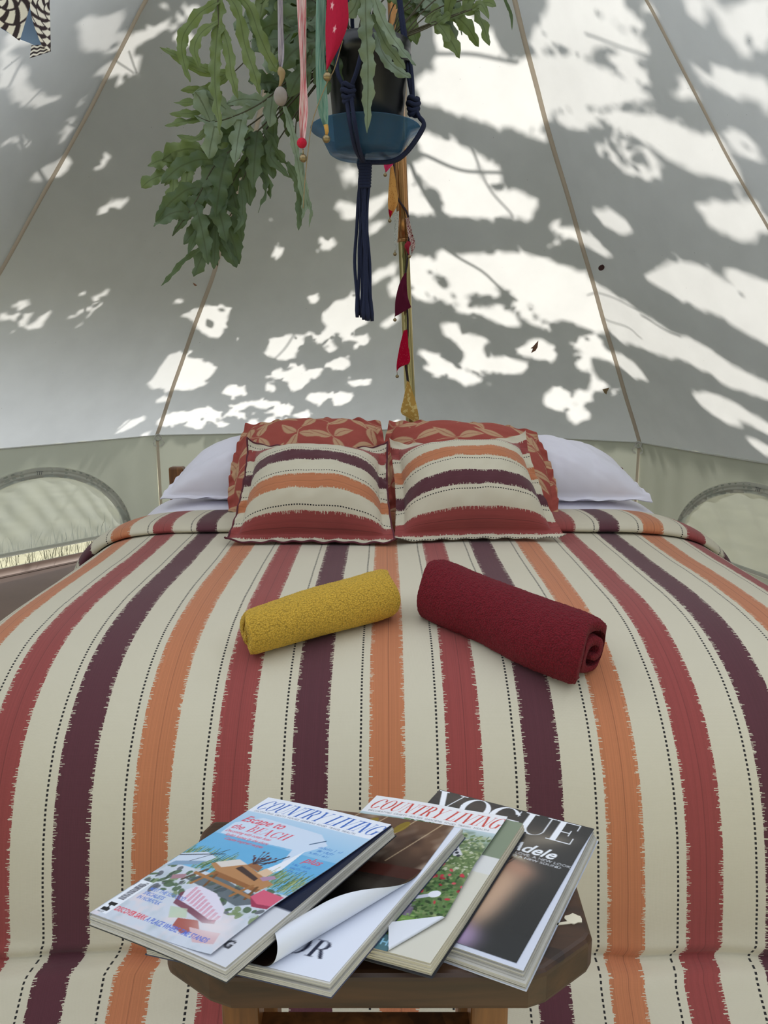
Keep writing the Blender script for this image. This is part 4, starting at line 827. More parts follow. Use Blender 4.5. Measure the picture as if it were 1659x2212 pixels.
for i in range(520):
    r_ = random.Random(i); x = r_.uniform(0, 216); y = r_.uniform(96, 122)+(14 if x < 90 or x > 150 else 0); L_ = r_.uniform(8, 24)
    c.line([(x, y), (x+r_.uniform(-4, 7), y+L_)], 1.1, r_.choice([(96, 126, 74), (132, 150, 92), (70, 98, 66), (176, 182, 130)]), .8)
c.blend(((c.Y < 112)).astype(float)*.93, (214, 216, 226)); c.blend((c.Y < 112)*np.clip(c.noise(.09, 5)*.7, 0, 1), (176, 190, 200)); c.blend((c.Y < 62)*np.clip(c.noise(.11, 8)*.6, 0, 1), (238, 214, 214))
c.speckle((0, 216, 60, 116), [(74, 98, 70), (120, 140, 96), (92, 96, 104), (190, 200, 206)], 120, 3, 9, 4)
c.poly([(58, 92), (170, 76), (200, 92), (96, 112)], (70, 80, 86), .75)
c.poly([(2, 108), (52, 128), (58, 140), (34, 146), (0, 132)], (206, 218, 234)); c.poly([(4, 104), (46, 120), (52, 130), (8, 116)], (136, 162, 190)); c.line([(0, 128), (62, 150)], 1.8, (60, 66, 78)); c.line([(28, 122), (60, 160)], 1.2, (64, 74, 90))
c.poly([(62, 128), (92, 148), (178, 124), (172, 110), (84, 118)], (184, 134, 92)); c.poly([(84, 118), (172, 110), (172, 104), (84, 110)], (150, 100, 64))
c.poly([(66, 132), (92, 148), (112, 143), (84, 126)], (222, 214, 208)); c.poly([(108, 138), (150, 126), (150, 120), (104, 131)], (72, 56, 54)); c.poly([(112, 142), (138, 136), (136, 146), (116, 150)], (152, 104, 76)); c.poly([(138, 134), (156, 131), (158, 142), (142, 146)], (222, 190, 160))
for x in (84, 156): c.line([(x, 112), (x-8, 88)], 5, (160, 112, 70)); c.line([(x+8, 112), (x+14, 90)], 4, (116, 80, 52))
c.line([(70, 116), (56, 90)], 5, (96, 84, 74)); c.line([(60, 106), (178, 94)], 4.5, (172, 122, 80))
for i in range(24):
    r_ = random.Random(i+50); a = r_.uniform(.4, 2.4); L_ = r_.uniform(10, 28); c.line([(118, 146), (118+math.cos(a)*L_, 146+math.sin(a)*L_)], .9, (74, 56, 62)); c.ell(118+math.cos(a)*L_, 146+math.sin(a)*L_, 1.6, 1.6, (92, 60, 70))
c.poly([(150, 128), (164, 138), (172, 134), (160, 124)], (176, 140, 170))
c.poly([(34, 92), (52, 100), (56, 92), (40, 84)], (170, 130, 140)); c.line([(30, 98), (32, 82)], 1.4, (60, 60, 70))
cush = [(82, 76), (92, 88), (128, 84), (164, 66), (176, 50), (160, 46), (120, 54), (92, 58)]
c.poly([(q[0]-2, q[1]-7) for q in cush], (120, 66, 84), .9); c.poly(cush, (226, 220, 236))
for k in range(10):
    for e in (-1.6, 0, 1.6): c.line([(92+k*8.4+e, 84-k*3.2), (97+k*8.0+e, 62-k*2.0)], .8, (206, 92, 120), .8)
c.poly([(172, 96), (176, 112), (214, 108), (214, 84), (190, 82)], (214, 96, 124)); c.poly([(172, 96), (190, 82), (214, 84), (214, 90), (192, 88)], (160, 60, 88))
c.poly([(92, 46), (118, 50), (132, 38), (110, 30)], (190, 206, 178), .8); c.poly([(122, 34), (150, 40), (168, 28), (150, 16), (128, 22)], (168, 92, 84)); c.poly([(150, 28), (196, 34), (204, 16), (176, 10)], (214, 180, 186)); c.soft(180, 40, 30, 14, (240, 226, 228), .8)
c.poly([(2, 6), (24, 6), (24, 70), (2, 70)], (236, 240, 248))
for k in range(22):
    r_ = random.Random(k+9); c.poly([(8, 32+k*1.5), (20, 32+k*1.5), (20, 32+k*1.5+r_.uniform(.4, 1.2)), (8, 32+k*1.5+r_.uniform(.4, 1.2))], (70, 70, 82))
c.text('03', 21, 60, 6, (60, 60, 70), rot=math.pi/2)
c.poly([(6, 10), (20, 10), (20, 14), (14, 17), (14, 20), (20, 20), (20, 25), (6, 25), (6, 21), (12, 18), (12, 15), (6, 15)], (20, 22, 30)); c.text('HEARST', 5, 6, 2.4, (60, 60, 70))
c.title('COUNTRY LIVING', 5, 255, 25, (62, 104, 190), .34, .735, .085)
c.text('DECORATING  CRAFTS  HOUSES  GARDENS  FOOD  TRAVEL  HEALTH', 10, 248.5, 3.7, (110, 118, 136), ws=1.12, bold=.004)
red = (222, 84, 104); blu = (70, 124, 200)
c.text('Escape to', 12, 222, 15, red, .35, .95, .012); c.text('the', 12, 203, 12, red, .35, 1.0, .012); c.title('BEACH', 42, 202, 15, red, .3, 1.05, .12)
for k, t_ in enumerate(('Decorating with ocean hues', 'Stylish homes by the shore', 'Coastal inspired recipes')): c.text(t_, 12+k*8, 194-k*8.4, 5.6, red, .3, .95, .01)
c.squig(168, 206, 36, 4.6, blu, 1); c.squig(172, 199, 26, 4.2, blu, 2); c.squig(166, 192, 34, 4.2, blu, 3); c.text('plus', 172, 174, 12, red, .3, 1, .012)
for k in range(3): c.squig(166+k*2, 164-k*6.6, 30-k*5, 4.4, blu, 7+k)
for k, t_ in enumerate(('MEET THE SEAFOOD', 'SPECIALISTS', 'IN NORFOLK')): c.text(t_, 32, 58-k*8.4, 6.2, (92, 124, 204), 0, .86, .014)
c.text('DISCOVER SARK', 26, 15, 8.0, (222, 60, 78), 0, .72, .02); c.text('A PLACE WHERE TIME STANDS', 86, 15, 8.0, (88, 112, 206), 0, .70, .016)
cov1 = c
pg = Paint(PW, PH, 130, 173, (214, 216, 224)); pg.blend((pg.Y > 96)*1.0, (32, 38, 60)); pg.blend((pg.Y > 96)*np.clip(pg.noise(.05, 3)*.4, 0, 1), (12, 14, 24)); pg.text('LIVING', 150, 22, 12, (40, 40, 48), 0, .95, .03)
def sh1(X, Y):
    m = np.interp(Y/PH, [0, .1, .3, .6, 1], [.885, .885, .895, .945, .985]); t = X/PW
    lift = 2.6*np.clip((t-.75)/.25, 0, 1)**2*np.interp(Y/PH, [0, .5, 1], [1, 1, .2])
    return X*m, Y+np.clip(t-.6, 0, 1)*np.clip(.1-Y/PH, 0, 1)*120, lift+.15
a1 = [at_z(580, 1724, .545), at_z(850, 1785, .574), at_z(487, 2092, .573)]
magazine('magazine with blue title and seaside picnic cover, topmost of the fan on the stool', Mag(*a1, bow=.002, droop=.0, twist=.0), .0115, cov1, shape=sh1, page=pg, seed=1, fan=.006)

# --- cover 2: dark glossy cover with its corner curled up
c = Paint(PW, PH, 220, 293, (44, 30, 26))
c.blend(np.clip((c.Y-170)/60, 0, 1)*.9, (112, 84, 66)); c.blend((c.Y > 190)*np.clip(c.noise(.06, 4)*.9, 0, 1), (206, 186, 166)); c.blend((c.Y > 190)*np.clip(-c.noise(.05, 6)*.8, 0, 1), (60, 42, 36))
for x in (36, 78, 120, 162, 200): c.line([(x, 288), (x-34, 196)], 2.0, (210, 186, 150), .7)
for x in (60, 104, 150): c.ell(x, 268, 7, 15, (146, 124, 40), -.3, .8)
c.soft(120, 120, 80, 60, (24, 22, 20), .95, p=4); c.soft(166, 150, 46, 16, (86, 80, 70), .5, -.2); c.soft(130, 160, 10, 18, (110, 98, 84), .5)
c.soft(100, 62, 60, 10, (150, 86, 54), .8, .35); c.soft(196, 118, 14, 8, (224, 150, 110), .9); c.blend((c.Y > 168)*(c.Y < 190)*.7, (76, 34, 28)); c.blend((c.Y < 58)*1.0, (38, 24, 18))
c.title('ER', 62, 26, 30, (190, 164, 52), .12, 1.0, .06); c.squig(48, 17, 44, 5.5, (150, 126, 50), 4); c.squig(44, 8, 36, 4.5, (140, 118, 50), 5)
pg = Paint(PW, PH, 150, 200, (228, 232, 244)); pg.title('DIOR', 112, 26, 25, (34, 38, 60), 0, 1.0, .10)
a2 = [at_z(672, 1745, .528), at_z(999, 1789, .548), at_z(712, 2123, .545)]
def sh2(X, Y):
    x, y, h = roll(X, Y, (219, 198), (138, -10), 13.5); return x*np.interp(Y/PH, [0, .6, 1], [1, .985, .95]), y, h+.2
FOLDED.append(sh2)
magazine('magazine with a dark brown cover curling up at its corner over a white page', Mag(*a2, bow=.001), .0125, c, shape=sh2, page=pg, seed=2, fan=.007, back=(60, 66, 96))

# --- cover 3: cottage garden
c = Paint(PW, PH, 240, 320, (98, 122, 74))
c.blend(np.clip((c.Y-190)/60, 0, 1), (206, 222, 238)); c.blend((c.Y < 240)*np.clip(c.noise(.10, 3)*.9, 0, 1), (58, 82, 48)); c.blend((c.Y < 235)*np.clip(c.noise(.21, 7)*.8, 0, 1), (164, 176, 124))
c.speckle((70, 150, 195, 246), [(74, 104, 62), (96, 130, 84), (52, 80, 50), (130, 156, 110)], 260, 2, 5, 1); c.speckle((110, 216, 150, 232), [(176, 184, 146), (206, 208, 186), (112, 134, 84), (84, 108, 64)], 420, 1.2, 4, 2)
c.speckle((90, 216, 40, 150), [(52, 82, 44), (82, 120, 62), (40, 62, 38), (104, 140, 84)], 520, 1.5, 4.5, 3)
_X0 = c.X.copy(); _Y0 = c.Y.copy(); c.X = c.X-64; c.Y = c.Y-14; _sub = c.sub; c.sub = lambda x0, x1, y0, y1: _sub(x0+64, x1+64, y0+14, y1+14)
c.poly([(0, 80), (60, 80), (112, 190), (84, 222), (40, 210), (0, 200)], (44, 46, 62)); c.poly([(84, 226), (128, 172), (118, 166), (78, 214)], (222, 222, 228))
for k in range(9): c.ell(88+k*4.4, 212-k*5.4, 2.6, 2.6, (58, 60, 70))
for y in (120, 138, 156): c.line([(30, y), (88, y+8)], 4, (188, 190, 206)); c.line([(30, y-7), (88, y+1)], 3, (28, 30, 40))
c.speckle((66, 104, 120, 190), [(150, 140, 176), (116, 108, 140), (196, 192, 208)], 110, 1.5, 4, 5); c.speckle((96, 212, 76, 150), [(206, 52, 72), (226, 84, 100), (170, 34, 56)], 46, 2.2, 4.2, 6)
c.poly([(0, 66), (60, 74), (110, 60), (110, 44), (0, 46)], (132, 120, 140)); c.speckle((0, 110, 44, 72), [(108, 96, 118), (160, 148, 168)], 120, 1, 3, 7)
c.poly([(0, 48), (120, 44), (150, 20), (0, 20)], (124, 160, 84)); c.speckle((0, 130, 22, 48), [(98, 138, 66), (150, 182, 108)], 160, 1, 3, 8)
c.poly([(46, 116), (62, 128), (84, 122), (80, 100), (50, 100)], (74, 80, 96)); c.poly([(52, 128), (76, 130), (74, 114), (56, 114)], (150, 180, 200))
c.poly([(44, 62), (52, 98), (84, 98), (94, 66), (76, 56)], (228, 228, 244)); c.line([(88, 68), (122, 88)], 6, (206, 208, 224)); c.ell(124, 90, 8, 6, (236, 238, 246), .6); c.line([(54, 96), (58, 110), (76, 112), (82, 98)], 4, (226, 226, 238)); c.line([(44, 88), (38, 104), (42, 116)], 2.6, (214, 216, 228)); c.line([(94, 84), (106, 80)], 2, (200, 204, 220))
c.X = _X0; c.Y = _Y0; c.sub = _sub
c.poly([(0, 0), (216, 0), (216, 14), (190, 24), (0, 24)], (84, 122, 130)); c.text('PICK OF THE', 100, 8, 10, (150, 206, 232), 0, .95, .02)
c.blend((c.Y > 243)*1.0, (238, 238, 242)); c.title('COUNTRY LIVING', 5, 254, 26, (204, 66, 58), .34, .71, .085); c.text('DECORATING  CRAFTS  HOUSES  GARDENS  FOOD  TRAVEL  HEALTH', 10, 246, 4, (120, 120, 126), ws=1.12, bold=.004)
pg = Paint(PW, PH, 110, 147, (216, 212, 198)); pg.poly([(128, 10), (140, 14), (146, 26), (136, 24)], (60, 62, 80)); pg.squig(150, 9, 14, 5, (170, 168, 160), 3); pg.blend((pg.Y > 200)*.9, (120, 134, 110)); pg.blend((pg.Y > 165)*(pg.Y < 200)*.85, (222, 222, 222))
def sh3(X, Y):
    x, y, h = roll(X, Y, (214, 70), (172, 0), 1.5, True); m = np.interp(Y/PH, [0, .25, .6, 1], [.97, .93, .90, .90])
    return x*m, y, h+.3+np.clip(X/PW-.7, 0, 1)*10*np.interp(Y/PH, [0, .5, 1], [.2, 1, 1])
a3 = [at_z(814, 1720, .520), at_z(1131, 1778, .534), at_z(930, 2088, .532)]
FOLDED.append(sh3)
magazine('magazine with red title and garden watering can cover with a folded corner', Mag(*a3, bow=.003, twist=.004), .0125, c, M_CREAM, sh3, pg, 3, .007)

# --- cover 4: dark portrait cover
c = Paint(PW, PH, 240, 320, (42, 42, 44))
c.blend(np.clip(c.noise(.03, 2)*.25, 0, 1), (64, 62, 62)); c.soft(150, 222, 44, 26, (126, 116, 102), .8, .5); c.soft(176, 236, 24, 10, (156, 146, 130), .5, .4); c.soft(60, 268, 80, 18, (84, 68, 60), .6, -.2)
c.soft(142, 96, 40, 80, (206, 168, 140), 1.0, -.22, 4); c.soft(158, 158, 34, 16, (188, 140, 116), .75, -.4); c.soft(140, 70, 24, 44, (218, 184, 158), .6, -.1); c.soft(206, 96, 34, 92, (36, 37, 39), .95, -.12, 3)
c.soft(138, 14, 34, 24, (196, 166, 210), .95, -.15, 3); c.soft(204, 4, 36, 46, (40, 42, 44), .95, 0, 3)
for k in range(9): c.line([(86+k*3.4, 4), (94+k*4.2, 110), (122+k*3.6, 176)], 2.0, random.Random(k).choice([(60, 50, 46), (96, 82, 72), (40, 34, 34), (132, 112, 98)]), .8)
c.soft(150, 180, 14, 4, (196, 186, 160), .8, -.3); c.soft(126, 186, 6, 4, (206, 196, 160), .8)
c.title('VOGUE', 2, 236, 50, (244, 246, 252), 0, .94, .02)
c.text('Adele', 132, 194, 21, (246, 248, 254), .32, .88, .02); c.text('ON NEW LOVE, A NEW LOOK', 112, 186, 5.0, (226, 228, 234), 0, 1.1, .008); c.text('AND A NEW SOUND', 134, 179, 5.0, (226, 228, 234), 0, 1.1, .008)
pg = Paint(PW, PH, 60, 80, (214, 218, 232))
def sh4(X, Y):
    m = np.interp(Y/PH, [0, .3, .8, 1], [.955, .965, .985, 1.0]); return X*m, np.maximum(Y, 0)*(.975)+.025*PH, .2+.0*X
a4 = [at_z(950, 1707, .5165), at_z(1284, 1792, .5165), at_z(1131, 2099, .5165)]
magazine('magazine with large white title on a dark bare shoulder cover', Mag(*a4), .0155, c, shape=sh4, page=pg, seed=4, fan=.012, nb=11, back=(200, 205, 220))
# ------------------------------------------------------------------ tent pole
M_BRASS = plain('pole_steel', (172, 158, 108), .16, .15, 6, Metallic=.85); M_SLEEVE = plain('pole_sleeve', (168, 122, 76), .2, .2, 6, Metallic=.7)
YP = 3.32
pole = thing('tent_pole', 'shiny brass coloured tent pole standing behind the bed head', 'pole', (.16, YP, 0))
p_lo, p_hi = at(888, 915, YP), at(865, 350, YP); dv = (p_hi-p_lo)/(p_hi[2]-p_lo[2])
def pole_pt(z): return p_lo+dv*(z-p_lo[2])
v, f = tube(np.array([pole_pt(z) for z in np.linspace(.0, 3.5, 30)]), .0225, 20); mesh_obj('tube', v, f, M_BRASS, pole)
zs = at(875, 520, YP)[2]; v, f = tube(np.array([pole_pt(z) for z in np.linspace(zs, 3.45, 20)]), .0255, 20); mesh_obj('sleeve', v, f, M_SLEEVE, pole)
v, f = tube(np.array([pole_pt(z) for z in np.linspace(zs-.006, zs+.006, 4)]), .0265, 20); mesh_obj('collar', v, f, M_SLEEVE, pole)

# ------------------------------------------------------------------ bunting pennants
M_BELL = plain('bell_brass', (150, 132, 96), .35, .1, Metallic=.8); M_CORD = plain('dark_cord', (46, 34, 40), .9); M_JUTE = plain('jute_string', (150, 128, 92), .9)
def bell(p, parent, r=.0075):
    v, f = ball(p, r); a, b = tube(np.array([p+np.array([0, 0, r]), p+np.array([0, 0, r*2.2])]), r*.18, 6); c, d = tube(np.array([p+np.array([-r*.75, -r*.72, -r*.1]), p+np.array([0, -r*1.02, -r*.25]), p+np.array([r*.75, -r*.72, -r*.1])]), r*.12, 5)
    V, F, _ = join([(v, f), (a, b), (c, d)]); return mesh_obj('bell', V, F, M_BELL, parent)
def cloth_strip(name, left, right, m, parent, n=40, nw=10, wave=.006, seed=0, col=None, label=None):
    """cloth between two edge polylines (3D)"""
    L, R = catmull(left, n), catmull(right, n); w = np.linspace(0, 1, nw)
    V = L[None]*(1-w)[:, None, None]+R[None]*w[:, None, None]
    t = np.linspace(0, 1, n); bulge = wave*(np.sin(w*math.pi*1.6+seed)[:, None]*np.sin(t*5+seed*2)[None]+.4*np.sin(w*9+seed)[:, None]*np.sin(t*11+seed)[None])
    V = V+np.array([0, -1, 0])*bulge[..., None]
    uv = np.stack(np.meshgrid(w, t, indexing='ij'), -1).reshape(-1, 2)
    o = mesh_obj(name, V.reshape(-1, 3), grid_faces(nw, n), m, parent, uv, col=col)
    if label: o['label'] = label
    return o
def print_cloth(name, base, spot, scale=40, thr=.3, trans=.25, kind='voronoi'):
    g = G(name); u, v = g.uv(); vec = g.n('CombineXYZ', {0: g.math('MULTIPLY', u, .35), 1: v, 2: 0.0}).outputs[0]
    if kind == 'voronoi': k = g.math('LESS_THAN', g.n('TexVoronoi', {'Vector': vec, 'Scale': scale}).outputs['Distance'], thr)
    else: k = g.math('GREATER_THAN', g.n('TexNoise', {'Vector': vec, 'Scale': scale, 'Detail': 2.0}).outputs[0], thr)
    c = g.mix(k, tuple(lin(base)), tuple(lin(spot))); d = g.n('BsdfDiffuse', {'Color': c}); t = g.n('BsdfTranslucent', {'Color': c}); s = g.n('MixShader', {0: trans})
    g.t.links.new(d.outputs[0], s.inputs[1]); g.t.links.new(t.outputs[0], s.inputs[2]); return g.done(s.outputs[0])
gar = thing('bunting', 'string of small belled fabric pennants wound down the tent pole', 'bunting', at(880, 700, YP-.04))
YB = YP-.045
def pen(leftpx, rightpx, m, parent, bells=(), y=YB, label=None, seed=0, wave=.006, n=30, dy=0.0):
    l = [at(a, b, y) for a, b in leftpx]; r = [at(a, b, y-dy) for a, b in rightpx]
    o = cloth_strip('pennant', l, r, m, parent, n, 9, wave, seed, label=label)
    for b in bells: bell(at(*b, y-.006), o, .0075 if y > 2.5 else .0055)
    return o
pen([(833, 348), (829, 356), (833, 372)], [(851, 348), (848, 356), (835, 372)], thin('pink_felt', (196, 58, 98), .2), gar, [(832, 378)], label='pink pennant with bell')
pen([(843, 362), (840, 400), (838, 440), (841, 470)], [(850, 358), (856, 400), (859, 440), (843, 472)], print_cloth('orange_print', (214, 160, 92), (166, 96, 50), 26, .22), gar, [(842, 477)], label='orange printed pennant with bell', seed=2, wave=.012)
pen([(839, 452), (840, 462)], [(848, 456), (843, 471)], thin('crimson_tip', (170, 24, 48), .2), gar, seed=1, y=YB-.012)
pen([(852, 460), (851, 500), (853, 545)], [(862, 455), (860, 500), (856, 547)], print_cloth('blue_check', (206, 208, 200), (62, 82, 92), 40, .32), gar, [(853, 549)], label='blue and white printed pennant', seed=3)
pen([(876, 470), (880, 500), (884, 520), (890, 552)], [(884, 472), (890, 500), (897, 528), (888, 553)], print_cloth('floral', (214, 196, 188), (126, 36, 52), 22, .52, .2, 'noise'), gar, [(884, 554)], label='floral printed pennant with bell', seed=4, wave=.014)
pen([(877, 540), (874, 530), (880, 520)], [(884, 552), (884, 538), (888, 524)], thin('rose_print', (160, 50, 66), .2), gar, seed=5, y=YB-.02)
pen([(874, 590), (862, 615), (854, 650), (853, 684)], [(878, 588), (879, 620), (882, 645), (888, 664)], thin('plum_felt', (92, 32, 52), .12), gar, [(853, 691)], label='plum pennant with bell', seed=0, dy=.05, wave=.01)
pen([(872, 714), (863, 750), (857, 785), (857, 806)], [(880, 712), (882, 745), (885, 782), (860, 792)], print_cloth('red_dot', (176, 22, 52), (226, 150, 160), 34, .12), gar, [(858, 813)], label='red dotted pennant with bell', seed=2, dy=.03)
pen([(879, 822), (872, 860), (866, 890), (880, 902)], [(884, 826), (896, 860), (904, 895), (906, 917)], print_cloth('gold_print', (206, 164, 88), (232, 204, 132), 9, .55, .25, 'noise'), gar, [], label='gold printed pennant', seed=1, dy=.03)
cordp = [at(*q, YB+.012) for q in ((850, 340), (856, 420), (882, 470), (880, 560), (876, 600), (881, 700), (876, 780), (880, 820), (886, 905))]
v, f = tube(catmull(cordp, 60), .0045, 6); mesh_obj('cord', v, f, M_CORD, gar)

# ribbons of the garland across the doorway
YR = 1.86
gf = thing('bunting', 'garland of ribbons and belled pennants hanging across the doorway in front of the fern', 'bunting', at(680, 0, YR))
cordp = [at(*q, YR+.01) for q in ((-260, -330), (20, -60), (60, -42), (330, -60), (605, -50), (730, -46), (1000, -70), (1500, -150), (1900, -330))]
v, f = tube(catmull(cordp, 60), .003, 6); mesh_obj('cord', v, f, M_JUTE, gf)
def streak(name, c0, c1, sc=(90, 4)):
    g = G(name); u, v = g.uv(); vec = g.n('CombineXYZ', {0: g.math('MULTIPLY', u, float(sc[0])*.06), 1: g.math('MULTIPLY', v, float(sc[1])), 2: 0.0}).outputs[0]
    k = g.math('MULTIPLY_ADD', g.n('TexNoise', {'Vector': vec, 'Scale': 1.6, 'Detail': 4.0}).outputs[0], 3.2, -1.1)
    return g.done(g.bsdf(g.mix(k, tuple(lin(c0)), tuple(lin(c1))), .85))
cloth_strip('ribbon', [at(*q, YR) for q in ((599, -46), (600, 40), (601, 120), (604, 150))], [at(*q, YR) for q in ((610, -46), (611, 40), (614, 120), (610, 150))], streak('mauve_ribbon', (120, 112, 128), (176, 168, 172)), gf, label='thin mauve ribbon')
v, f = tube(catmull([at(605, 146, YR), at(609, 165, YR-.004), at(604, 188, YR)], 10), [.004, .006, .009, .009, .007, .006, .005, .004, .003, .003], 7); mesh_obj('ribbon_knot', v, f, M_JUTE, gf)
V, F = ball(at(606, 208, YR-.004), .0165, .92, .7, 1.22, 16, 12); mesh_obj('seed_pod', V, F, plain('seed_pod', (140, 130, 124), .7, .25, 60), gf)['label'] = 'grey seed pod bead'
cloth_strip('ribbon', [at(*q, YR) for q in ((638, -46), (644, 60), (649, 160), (646, 240), (648, 300))], [at(*q, YR) for q in ((662, -46), (661, 60), (661, 160), (666, 240), (660, 300))], streak('red_ribbon', (188, 40, 64), (226, 214, 210)), gf, wave=.008, label='red and white frayed ribbon')
V, F = ball(at(652, 309, YR), .0115, 1, .8, 1.0, 12, 9); mesh_obj('tassel', V, F, plain('red_wool', (192, 20, 52), .95, .3, 200, .8, 500), gf)
bell(at(655, 342, YR), gf, .009)
cloth_strip('ribbon', [at(*q, YR) for q in ((684, -46), (682, 60), (682, 140), (686, 230), (698, 272))], [at(*q, YR) for q in ((702, -46), (704, 60), (702, 140), (709, 230), (709, 272))], streak('green_ribbon', (70, 118, 104), (132, 158, 142)), gf, wave=.006, label='green frayed ribbon')
bell(at(705, 300, YR), gf, .009); v, f = tube(np.array([at(704, 270, YR), at(706, 284, YR), at(705, 292, YR)]), [.006, .005, .003], 6); mesh_obj('tassel', v, f, plain('gold_wool', (196, 148, 72), .9), gf)
# crimson star pennant
np_, nt_ = 60, 90
p = Paint(50, 100, np_, nt_, (170, 24, 56), 2); p.blend(np.clip(p.noise(.6, 4)*.2, 0, 1), (120, 14, 40))
for sx_, sy_ in ((22, 44), (30, 84), (14, 68)):
    a = np.arange(10)*math.pi/5+.3; rr_ = np.where(np.arange(10) % 2 == 0, 5.2, 2.0); p.poly(np.c_[sx_+rr_*np.sin(a), sy_+rr_*np.cos(a)], (222, 170, 176))
l = catmull([at(*q, YR-.03) for q in ((705, 152), (704, 110), (703, 60), (706, 0), (708, -46))], nt_); r = catmull([at(*q, YR-.03) for q in ((706, 153), (735, 98), (752, 50), (751, 0), (748, -46))], nt_)
w = np.linspace(0, 1, np_); V = l[None]*(1-w)[:, None, None]+r[None]*w[:, None, None]+np.array([0, -.012, 0])*(np.sin(w*3.0)[:, None]*np.sin(np.linspace(.4, 3, nt_))[None])[..., None]
mesh_obj('pennant', V.reshape(-1, 3), grid_faces(np_, nt_), vcol('star_print', .85, .2), gf, col=p.result())['label'] = 'crimson pennant with small stars'
bell(at(707, 166, YR-.03), gf, .0095)
v, f = tube(catmull([at(740, 88, YR-.02), at(722, 150, YR-.02), at(706, 180, YR-.01), at(676, 260, YR), at(664, 340, YR), at(658, 400, YR+.01), at(655, 450, YR+.02)], 30), .0011, 5); mesh_obj('thread', v, f, M_JUTE, gf)
# batik cloth at the far left
def batik(W_, H_, nx, ny, cx, cy, seed):
    p = Paint(W_, H_, nx, ny, (232, 226, 216), 2); dx, dy = p.X-cx, p.Y-cy; r = np.hypot(dx, dy); a = np.arctan2(dy, dx)
    ring = (r/15.0).astype(int); tw = np.sin(a*(5+3*ring)+ring*1.7+.25*r); dark = (58, 48, 52)
    p.blend((tw > .25)*1.0, dark); p.blend((np.abs(r-15.0*(ring+.04)) < 1.5)*1.0, dark); p.blend((r < 4)*1.0, (150, 140, 134)); return p
M_BATIK = vcol('batik_print', .85, .2); M_BLUE = thin('batik_reverse', (128, 152, 182), .35)
p = batik(60, 70, 70, 80, 32, 40, 1)
gx, gy = np.meshgrid(np.linspace(0, 1, 70), np.linspace(0, 1, 80), indexing='ij')
def quad(bl, br, tr, tl, yy): 
    q = [at(*c_, yy) for c_ in (bl, br, tr, tl)]; return q[0]*((1-gx)*(1-gy))[..., None]+q[1]*(gx*(1-gy))[..., None]+q[2]*(gx*gy)[..., None]+q[3]*((1-gx)*gy)[..., None]
V = quad((-26, 44), (42, 84), (84, -46), (-24, -46), YR-.03); V = V+np.array([0, -.02, 0])*(np.sin(gx*3.1)*np.sin(gy*2.6))[..., None]; V = V-np.array([0, 0, .012])*(np.clip(gx-.62, 0, 1)*(1-gy))[..., None]
mesh_obj('pennant', V.reshape(-1, 3), grid_faces(70, 80), M_BATIK, gf, col=p.result())['label'] = 'black and white batik printed cloth'
p = batik(40, 120, 70, 80, 44, 66, 2)
V = quad((90, 98), (110, 112), (106, -46), (76, -46), YR-.02); V = V+np.array([-.012, -.012, 0])*(np.sin(gy*3.0)*(1-gx))[..., None]
mesh_obj('pennant', V.reshape(-1, 3), grid_faces(70, 80), M_BATIK, gf, col=p.result())['label'] = 'black and white batik printed cloth'
V = quad((0, 60), (104, 116), (92, -46), (40, -46), YR+.005); V = V+np.array([0, .012, 0])*np.sin(gx*6)[..., None]
V = np.where((gy < .01)[..., None], V, V); mesh_obj('pennant', V.reshape(-1, 3), grid_faces(70, 80), M_BLUE, gf)['label'] = 'faded blue reverse of the batik cloth'
p = Paint(40, 26, 60, 40, (226, 220, 212), 2); zg = (p.Y+3.2*np.abs((p.X/7) % 2-1)) % 8.6; p.blend((zg < 4.3)*1.0, (56, 48, 52))
hx, hy = np.meshgrid(np.linspace(0, 1, 60), np.linspace(0, 1, 40), indexing='ij'); q = [at(*c_, YR-.012) for c_ in ((64, 126), (108, 112), (104, 96), (68, 98))]
V = q[0]*((1-hx)*(1-hy))[..., None]+q[1]*(hx*(1-hy))[..., None]+q[2]*(hx*hy)[..., None]+q[3]*((1-hx)*hy)[..., None]; mesh_obj('pennant_edge', V.reshape(-1, 3), grid_faces(60, 40), M_BATIK, gf, col=p.result())

# ------------------------------------------------------------------ hanging fern, saucer and macrame hanger
YF = 2.1
M_POT = plain('black_plastic', (20, 21, 25), .28, .1); M_SOIL = plain('potting_soil', (40, 30, 24), .95, .4, 80, .8, 90)
M_NAVY = plain('navy_cotton', (24, 32, 62), .92, .25, 300, .6, 700)
sc_ = at(790, 292, YF); zc = sc_[2]; PCX = sc_[0]
fern = thing('potted_fern', 'large blue star fern with drooping lobed fronds in a hanging black pot', 'plant', (PCX, YF, zc))
ztop = at(800, 100, YF)[2]
v, f = lathe([(0, zc-.035), (.080, zc-.035), (.084, zc-.03), (.100, ztop-.045), (.107, ztop-.043), (.109, ztop), (.104, ztop+.001), (.101, ztop-.02), (.099, ztop-.04)], (PCX+.006, YF, 0), 48); mesh_obj('pot', v, f, M_POT, fern)
v, f = lathe([(0, ztop-.016), (.06, ztop-.014), (.102, ztop-.02)], (PCX+.006, YF, 0), 32); mesh_obj('soil', v, f, M_SOIL, fern)
g = G('blue_saucer'); b_ = g.bsdf(tuple(lin((92, 136, 172))), .15); tb = g.n('BsdfTransparent', {'Color': tuple(lin((150, 186, 214)))}); ms = g.n('MixShader', {0: .68}); g.t.links.new(b_, ms.inputs[1]); g.t.links.new(tb.outputs[0], ms.inputs[2]); M_SAUCER = g.done(ms.outputs[0])
